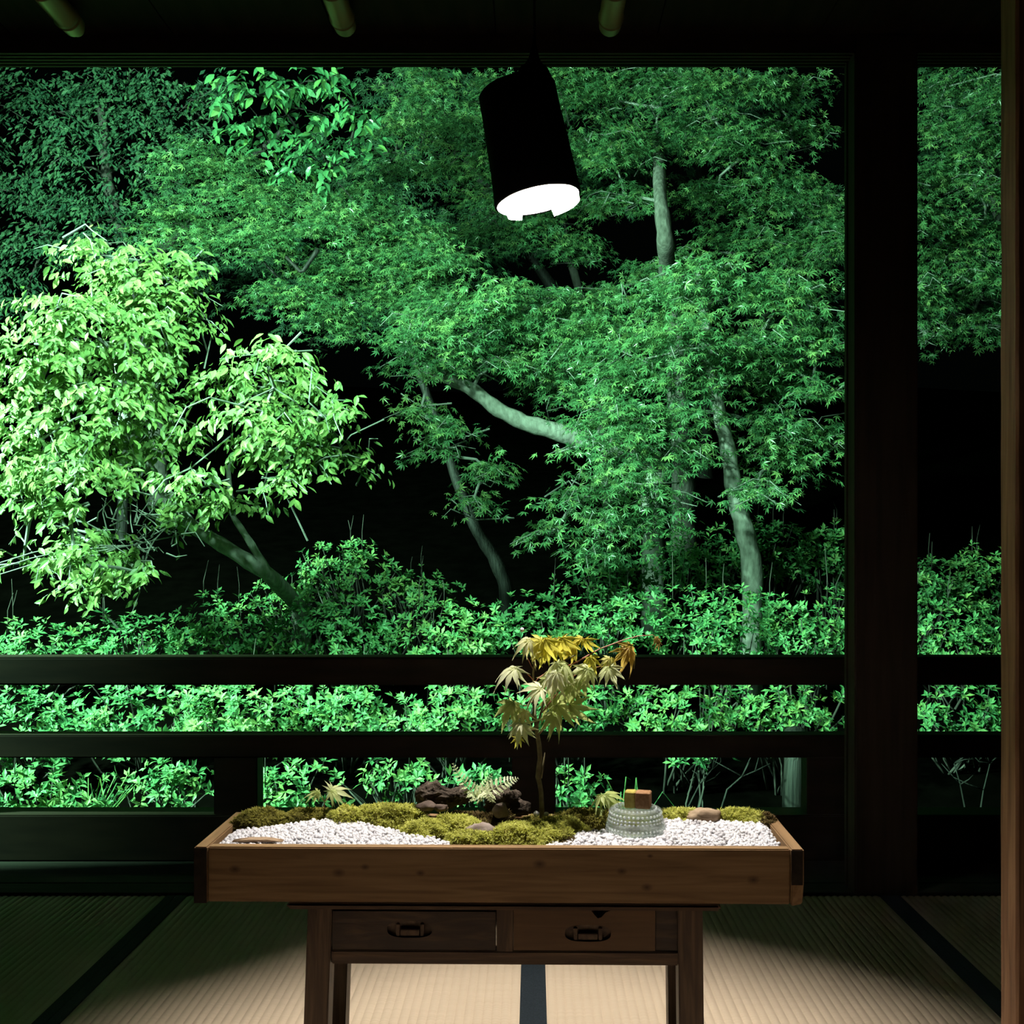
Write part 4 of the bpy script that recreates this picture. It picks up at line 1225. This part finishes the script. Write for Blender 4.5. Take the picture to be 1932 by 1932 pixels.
tree('maple_tree', 'maple seen through the narrow right opening', 'tree', 7.4,
     [(1800, 170, 80, 45), (1870, 190, 60, 50), (1760, 240, 60, 50), (1840, 270, 80, 50), (1780, 330, 80, 45), (1860, 360, 60, 40), (1770, 420, 70, 40), (1850, 450, 70, 40), (1790, 500, 80, 40), (1860, 540, 60, 40), (1760, 570, 50, 45), (1850, 620, 60, 35), (1750, 640, 25, 35), (1680, 400, 80, 90), (1690, 560, 70, 60), (1960, 350, 80, 90), (1960, 520, 80, 70)],
     [(1990, 1050, .4), (1985, 800, .4), (1960, 620, .3), (1890, 430, .3), (1840, 260, .2)], 0.06, 'maple', 0.048, 206)
# others
tree('broadleaf_tree', 'tree with large glossy leaves at the top, between dark tree and lamp', 'tree', 6.6,
     [(440, 170, 50, 40), (520, 170, 70, 45), (610, 160, 60, 35), (680, 200, 45, 50), (480, 240, 80, 40), (580, 240, 90, 50), (670, 270, 50, 35), (530, 300, 60, 25), (620, 310, 60, 25)],
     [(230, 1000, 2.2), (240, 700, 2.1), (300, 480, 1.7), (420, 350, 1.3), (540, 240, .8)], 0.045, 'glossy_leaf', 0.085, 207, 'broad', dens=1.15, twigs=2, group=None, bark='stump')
tree('dark_tree', 'dim dark-green tree with fine leaves in the top left corner', 'tree', 10.0,
     [(60, 190, 110, 70), (200, 180, 100, 60), (320, 180, 90, 60), (120, 290, 120, 60), (260, 270, 110, 60), (360, 260, 60, 50), (50, 380, 100, 60), (180, 390, 120, 60), (300, 370, 80, 50), (60, 470, 100, 50), (200, 470, 110, 50), (330, 480, 90, 40), (30, 560, 70, 50), (420, 190, 60, 60), (-60, 300, 80, 120), (-60, 520, 80, 100)],
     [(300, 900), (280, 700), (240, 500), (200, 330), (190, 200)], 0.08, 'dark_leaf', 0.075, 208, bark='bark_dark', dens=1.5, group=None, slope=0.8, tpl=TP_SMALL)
for i, (lab, pads, tr_) in enumerate((
        ('dim background tree behind the middle maples, showing between their boughs', [(500, 520, 170, 90), (700, 330, 160, 110), (900, 460, 170, 90), (820, 200, 160, 90), (640, 600, 140, 50), (950, 640, 160, 60)], [(1150, 900), (1080, 600), (880, 300)]),
        ('dim background tree behind the top right maple', [(1150, 300, 160, 110), (1350, 220, 170, 110), (1520, 420, 110, 110), (1280, 580, 170, 80), (1480, 620, 150, 90), (1080, 620, 120, 70)], [(1330, 900), (1330, 600), (1320, 300)]),
        ('dim background tree deep behind the right opening', [(1760, 250, 120, 120), (1860, 420, 110, 110), (1900, 200, 110, 90), (1790, 560, 90, 70)], [(1950, 850), (1940, 600), (1880, 300)]))):
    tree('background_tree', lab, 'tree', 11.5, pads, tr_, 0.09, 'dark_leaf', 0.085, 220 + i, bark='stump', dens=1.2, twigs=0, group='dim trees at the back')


# shrubs
def shrub(px, py, rx, ry, d, label, seed, dens=1.0, leaf=0.036, sparse=False, name='azalea_shrub', shoots=3):
    rg = np.random.default_rng(seed)
    c = P(px, py, d)
    r = np.array([rx * d / F, 0.5 * (rx + ry) * d / F * 0.9, ry * d / F])
    g = float(gz(c[0], c[1]))
    root = empty(name, (c[0], c[1], g), label, 'shrub', 'azalea shrubs behind the railing')
    lpx = leaf * F / d
    nros = int(dens * math.pi * rx * ry / (lpx * lpx * 1.1) * 1.9) + 6
    dd = unit(rg.normal(size=(nros, 3)))
    dd[:, 1] = np.where(dd[:, 1] > 0.3, -dd[:, 1], dd[:, 1])
    s = np.array([1 + 0.38 * mnoise.noise(Vector(q) * 2.2 + Vector((seed * 1.7, 0, 0))) + 0.18 * mnoise.noise(Vector(q) * 6 + Vector((seed, 5, 0))) for q in dd])
    u = rg.random(nros) ** (0.30 if not sparse else 0.6)
    pos = c + dd * r * (s * u)[:, None]
    pos[:, 2] = np.maximum(pos[:, 2], g + 0.06)
    ax = unit(dd * 0.7 + UP * 0.75 + np.array([0, -0.3, 0]) + rg.normal(0, 0.3, (nros, 3)))
    fm = MB()
    nl = 6
    st_ = unit(np.cross(ax, unit(rg.normal(size=(nros, 3)))))
    w_ = np.cross(ax, st_)
    bt_ = rg.normal(rg.uniform(0.3, 0.65), 0.2, nros)
    for k in range(nl):
        a = 2 * math.pi * k / nl + rg.normal(0, 0.25, nros)
        rad = st_ * np.cos(a)[:, None] + w_ * np.sin(a)[:, None]
        el = rg.uniform(0.15, 0.8, (nros, 1))
        Y = unit(rad + ax * el)
        fm.inst(TP_SMALL , pos + rg.normal(0, .004, (nros, 3)), Y, unit(ax - rad * 0.3 + rg.normal(0, .15, (nros, 3))), leaf * rg.uniform(0.6, 1.15, nros), np.clip(bt_ + rg.normal(0, 0.12, nros), 0, 1))
    fm.build('foliage', M['azalea'], root)
    sm = MB()
    ground_pt = np.array([c[0], c[1] + r[1] * 0.2, g - 0.03])
    for k in range(14 if not sparse else (20 if dens > 0.4 else 4)):
        q = pos[rg.integers(0, nros)]
        b0 = ground_pt + np.array([rg.uniform(-.3, .3) * r[0], rg.uniform(-.2, .2) * r[1], 0])
        mid = b0 * 0.45 + q * 0.55 + rg.normal(0, 0.03, 3)
        sm.tube([b0, mid, q], [0.008, 0.005, 0.002], 5)
    for k in range(shoots):
        q = pos[np.argmax(pos[:, 2] + rg.random(nros) * r[2] * 0.8)]
        sm.tube([q - UP * 0.05, q + UP * 0.07, q + UP * rg.uniform(0.1, 0.2) + rg.normal(0, .015, 3)], [0.003, 0.0025, 0.0012], 4)
    sm.build('stems', M['bark_dark'], root, True)
    return root


SH = [
    # lowest row, seen through the gap under the middle rail
    (70, 1510, 150, 70, 4.1, 'azalea shrub at the left edge, seen under the middle rail', 1.0, False),
    (330, 1475, 110, 55, 4.3, 'azalea shrub left of the leftmost railing post, under the middle rail', 0.7, True),
    (560, 1500, 100, 75, 4.2, 'azalea shrub just right of the leftmost railing post, above the olive moss', 0.9, False),
    (760, 1460, 120, 45, 4.4, 'azalea shrub above the driftwood, under the middle rail', 0.55, True),
    (920, 1470, 80, 50, 4.3, 'azalea shrub behind the fern, under the middle rail', 0.6, True),
    (1085, 1490, 65, 55, 4.2, 'small azalea right of the centre post, above the right seedling', 0.6, True),
    (1320, 1432, 70, 12, 4.5, 'thin azalea tips hanging under the middle rail, right of the two-tone block', 0.35, True),
    # middle row, between the rails
    (60, 1370, 150, 80, 4.8, 'azalea shrub at the left edge, between the two rails', 1.0, False),
    (260, 1350, 140, 80, 4.9, 'azalea shrub left of the leftmost post, between the two rails', 1.0, False),
    (460, 1350, 140, 80, 4.8, 'azalea shrub over the leftmost post, between the two rails', 1.0, False),
    (660, 1340, 140, 80, 4.9, 'azalea shrub between leftmost and centre post, between the two rails', 1.0, False),
    (860, 1350, 130, 75, 4.8, 'azalea shrub left of the maple sapling, between the two rails', 1.0, False),
    (1080, 1330, 140, 75, 5.0, 'azalea shrub right of the maple sapling, between the two rails', 0.9, False),
    (1290, 1340, 140, 70, 4.9, 'azalea shrub above the glass bowl, between the two rails', 0.85, False),
    (1490, 1340, 140, 65, 4.9, 'azalea shrub just left of the dark pillar, between the two rails', 0.85, False),
    # upper row
    (80, 1235, 120, 65, 5.6, 'azalea shrub at the left edge, above the top rail', 1.0, False),
    (260, 1215, 120, 60, 5.7, 'azalea shrub below the bright tree, above the top rail', 1.0, False),
    (440, 1185, 130, 65, 5.8, 'azalea shrub below the forked pale trunk, above the top rail', 1.0, False),
    (640, 1190, 130, 75, 5.7, 'azalea shrub in the middle left, above the top rail', 1.0, False),
    (840, 1200, 130, 75, 5.7, 'azalea shrub left above the maple sapling, touching the top rail', 1.0, False),
    (1010, 1190, 110, 75, 5.6, 'azalea shrub directly above the maple sapling', 1.0, False),
    (1180, 1170, 120, 75, 5.6, 'azalea shrub right above the maple sapling tip', 1.0, False),
    (1360, 1180, 130, 80, 5.5, 'azalea shrub over the top rail, second left of the dark pillar', 0.95, False),
    (1530, 1180, 110, 80, 5.5, 'azalea shrub over the top rail, touching the dark pillar', 0.9, False),
    # taller ones behind
    (660, 1065, 110, 50, 6.6, 'tall loose azalea left of the dark hollow', 0.75, True),
    (780, 1110, 90, 40, 6.5, 'low azalea beneath the dark hollow', 0.75, True),
    (560, 1120, 100, 45, 6.4, 'azalea at the foot of the forked pale trunk', 0.7, True),
    (1150, 1090, 100, 50, 6.2, 'azalea right of the dark hollow, below the hanging maple sprays', 1.0, False),
    (1300, 1050, 110, 60, 6.3, 'tall azalea in front of the leaning pale trunk', 1.0, False),
    (1450, 1040, 110, 60, 6.3, 'tall azalea right of the leaning pale trunk', 0.95, False),
    (1570, 1050, 80, 70, 6.3, 'tall azalea half hidden behind the dark pillar', 0.9, False),
    # right opening
    (1790, 1205, 120, 75, 5.6, 'azalea just over the top rail in the right opening', 1.1, False),
    (1840, 1100, 100, 70, 6.6, 'azalea higher up the slope at the right of the right opening', 1.1, False),
    (1745, 1110, 60, 60, 6.4, 'azalea beside the right edge of the dark pillar, up the slope', 1.0, False),
    (1820, 1345, 120, 60, 5.0, 'azalea between the rails in the right opening', 0.9, False),
]
for i, (px, py, rx, ry, d, lab, dn, sp) in enumerate(SH):
    shrub(px, py, rx, ry, d, lab, 300 + i, dn * 0.95, 0.044, sp)

# grass clumps at the lower left and bare stems in the lower right
def grass(px, py, d, h, n, label, seed, spread=1.0):
    rg = np.random.default_rng(seed)
    c = P(px, py, d)
    g = float(gz(c[0], c[1]))
    mb = MB()
    for k in range(n):
        b0 = np.array([c[0] + rg.normal(0, .03), c[1] + rg.normal(0, .03), g - 0.02])
        az = rg.uniform(0, 2 * math.pi)
        o = np.array([math.cos(az), math.sin(az), 0]) * rg.uniform(0.1, 0.6) * spread
        top = c[2] - g
        mb.tube([b0, b0 + UP * top * 0.7 + o * top * 0.3, b0 + UP * top * rg.uniform(.85, 1.1) + o * top * 0.8, b0 + UP * top * rg.uniform(.7, 1.0) + o * top * 1.3], [0.003, 0.003, 0.0022, 0.0008], 4, rg.random())
    return tag(mb.build('grass_clump', M['azalea']), label, 'grass')


grass(180, 1470, 4.2, .3, 26, 'clump of arching grass blades between the two leftmost shrubs, under the middle rail', 1)
grass(1190, 1470, 4.1, .3, 9, 'few thin grass blades left of the two-tone block', 2, 0.7)


def bare(px0, pts, label, d, seed):
    rg = np.random.default_rng(seed)
    q = [P(x, y, d) for x, y in pts]
    base = q[0].copy(); base[2] = float(gz(base[0], base[1])) - 0.03
    mb = MB().tube([base] + q, np.linspace(0.006, 0.0025, len(q) + 1), 6)
    for k in range(5):
        a = q[rg.integers(1, len(q))]
        v = img_dir(rg.uniform(20, 160), rg.uniform(-.5, .5)) * rg.uniform(.06, .14)
        mb.tube([a, a + v * .6 + rg.normal(0, .01, 3), a + v], [0.004, 0.003, 0.0012], 4)
    return tag(mb.build('bare_stem', M['stump'], smooth=True), label, 'stem')


bare(0, [(1360, 1530), (1372, 1490), (1400, 1465), (1425, 1455), (1455, 1440)], 'bare forked stem under the middle rail, right of the tan stone', 4.4, 1)
bare(0, [(1300, 1520), (1320, 1480), (1345, 1450)], 'thin bare stem under the middle rail, above the tan stone', 4.6, 2)
bare(0, [(1822, 1530), (1812, 1480), (1800, 1440)], 'leaning bare stem in the right opening under the middle rail', 4.6, 3)
bare(0, [(1850, 1530), (1856, 1490), (1868, 1440)], 'upright bare stem beside the near post, under the middle rail', 4.5, 4)
q = [P(1502, 1560, 4.6), P(1500, 1500, 4.6), P(1503, 1440, 4.6), P(1500, 1380, 4.7)]
b0 = q[0].copy(); b0[2] = float(gz(b0[0], b0[1])) - 0.03
tag(MB().tube([b0] + q, [0.07, 0.062, 0.056, 0.055, 0.05], 14).build('tree_stump', M['stump'], smooth=True), 'dim upright stump left of the right railing post', 'stump')

# ------------------------------------------------------------------ light
def spot(name, loc, target, power, size, blend, col, radius=0.08):
    l = bpy.data.lights.new(name, 'SPOT')
    l.energy = power
    l.spot_size = math.radians(size)
    l.spot_blend = blend
    l.color = col
    l.shadow_soft_size = radius
    o = bpy.data.objects.new(name, l)
    o.location = loc
    o.rotation_euler = (Vector(target) - Vector(loc)).to_track_quat('-Z', 'Y').to_euler()
    COL.objects.link(o)
    return o


GC = (0.46, 1.0, 0.65)
spot('garden_floodlight', (-4.5, 2.55, 3.1), (-0.2, 6.2, 1.7), 5000, 150, 0.5, GC, 0.12)
spot('garden_floodlight', (-0.9, 3.3, 2.75), (0.2, 7.0, 2.1), 560, 150, 0.5, GC, 0.12)

w = bpy.data.worlds.new('night')
w.use_nodes = True
w.node_tree.nodes['Background'].inputs['Color'].default_value = (0.0004, 0.0007, 0.0006, 1)
scene.world = w
vs = scene.view_settings
vs.view_transform = 'Standard'
vs.look = 'None'
vs.exposure = 0.0
vs.gamma = 1.0
vs.use_curve_mapping = False
cy = scene.cycles
cy.max_bounces = 8
cy.diffuse_bounces = 3
cy.glossy_bounces = 3
cy.transmission_bounces = 8
cy.transparent_max_bounces = 12
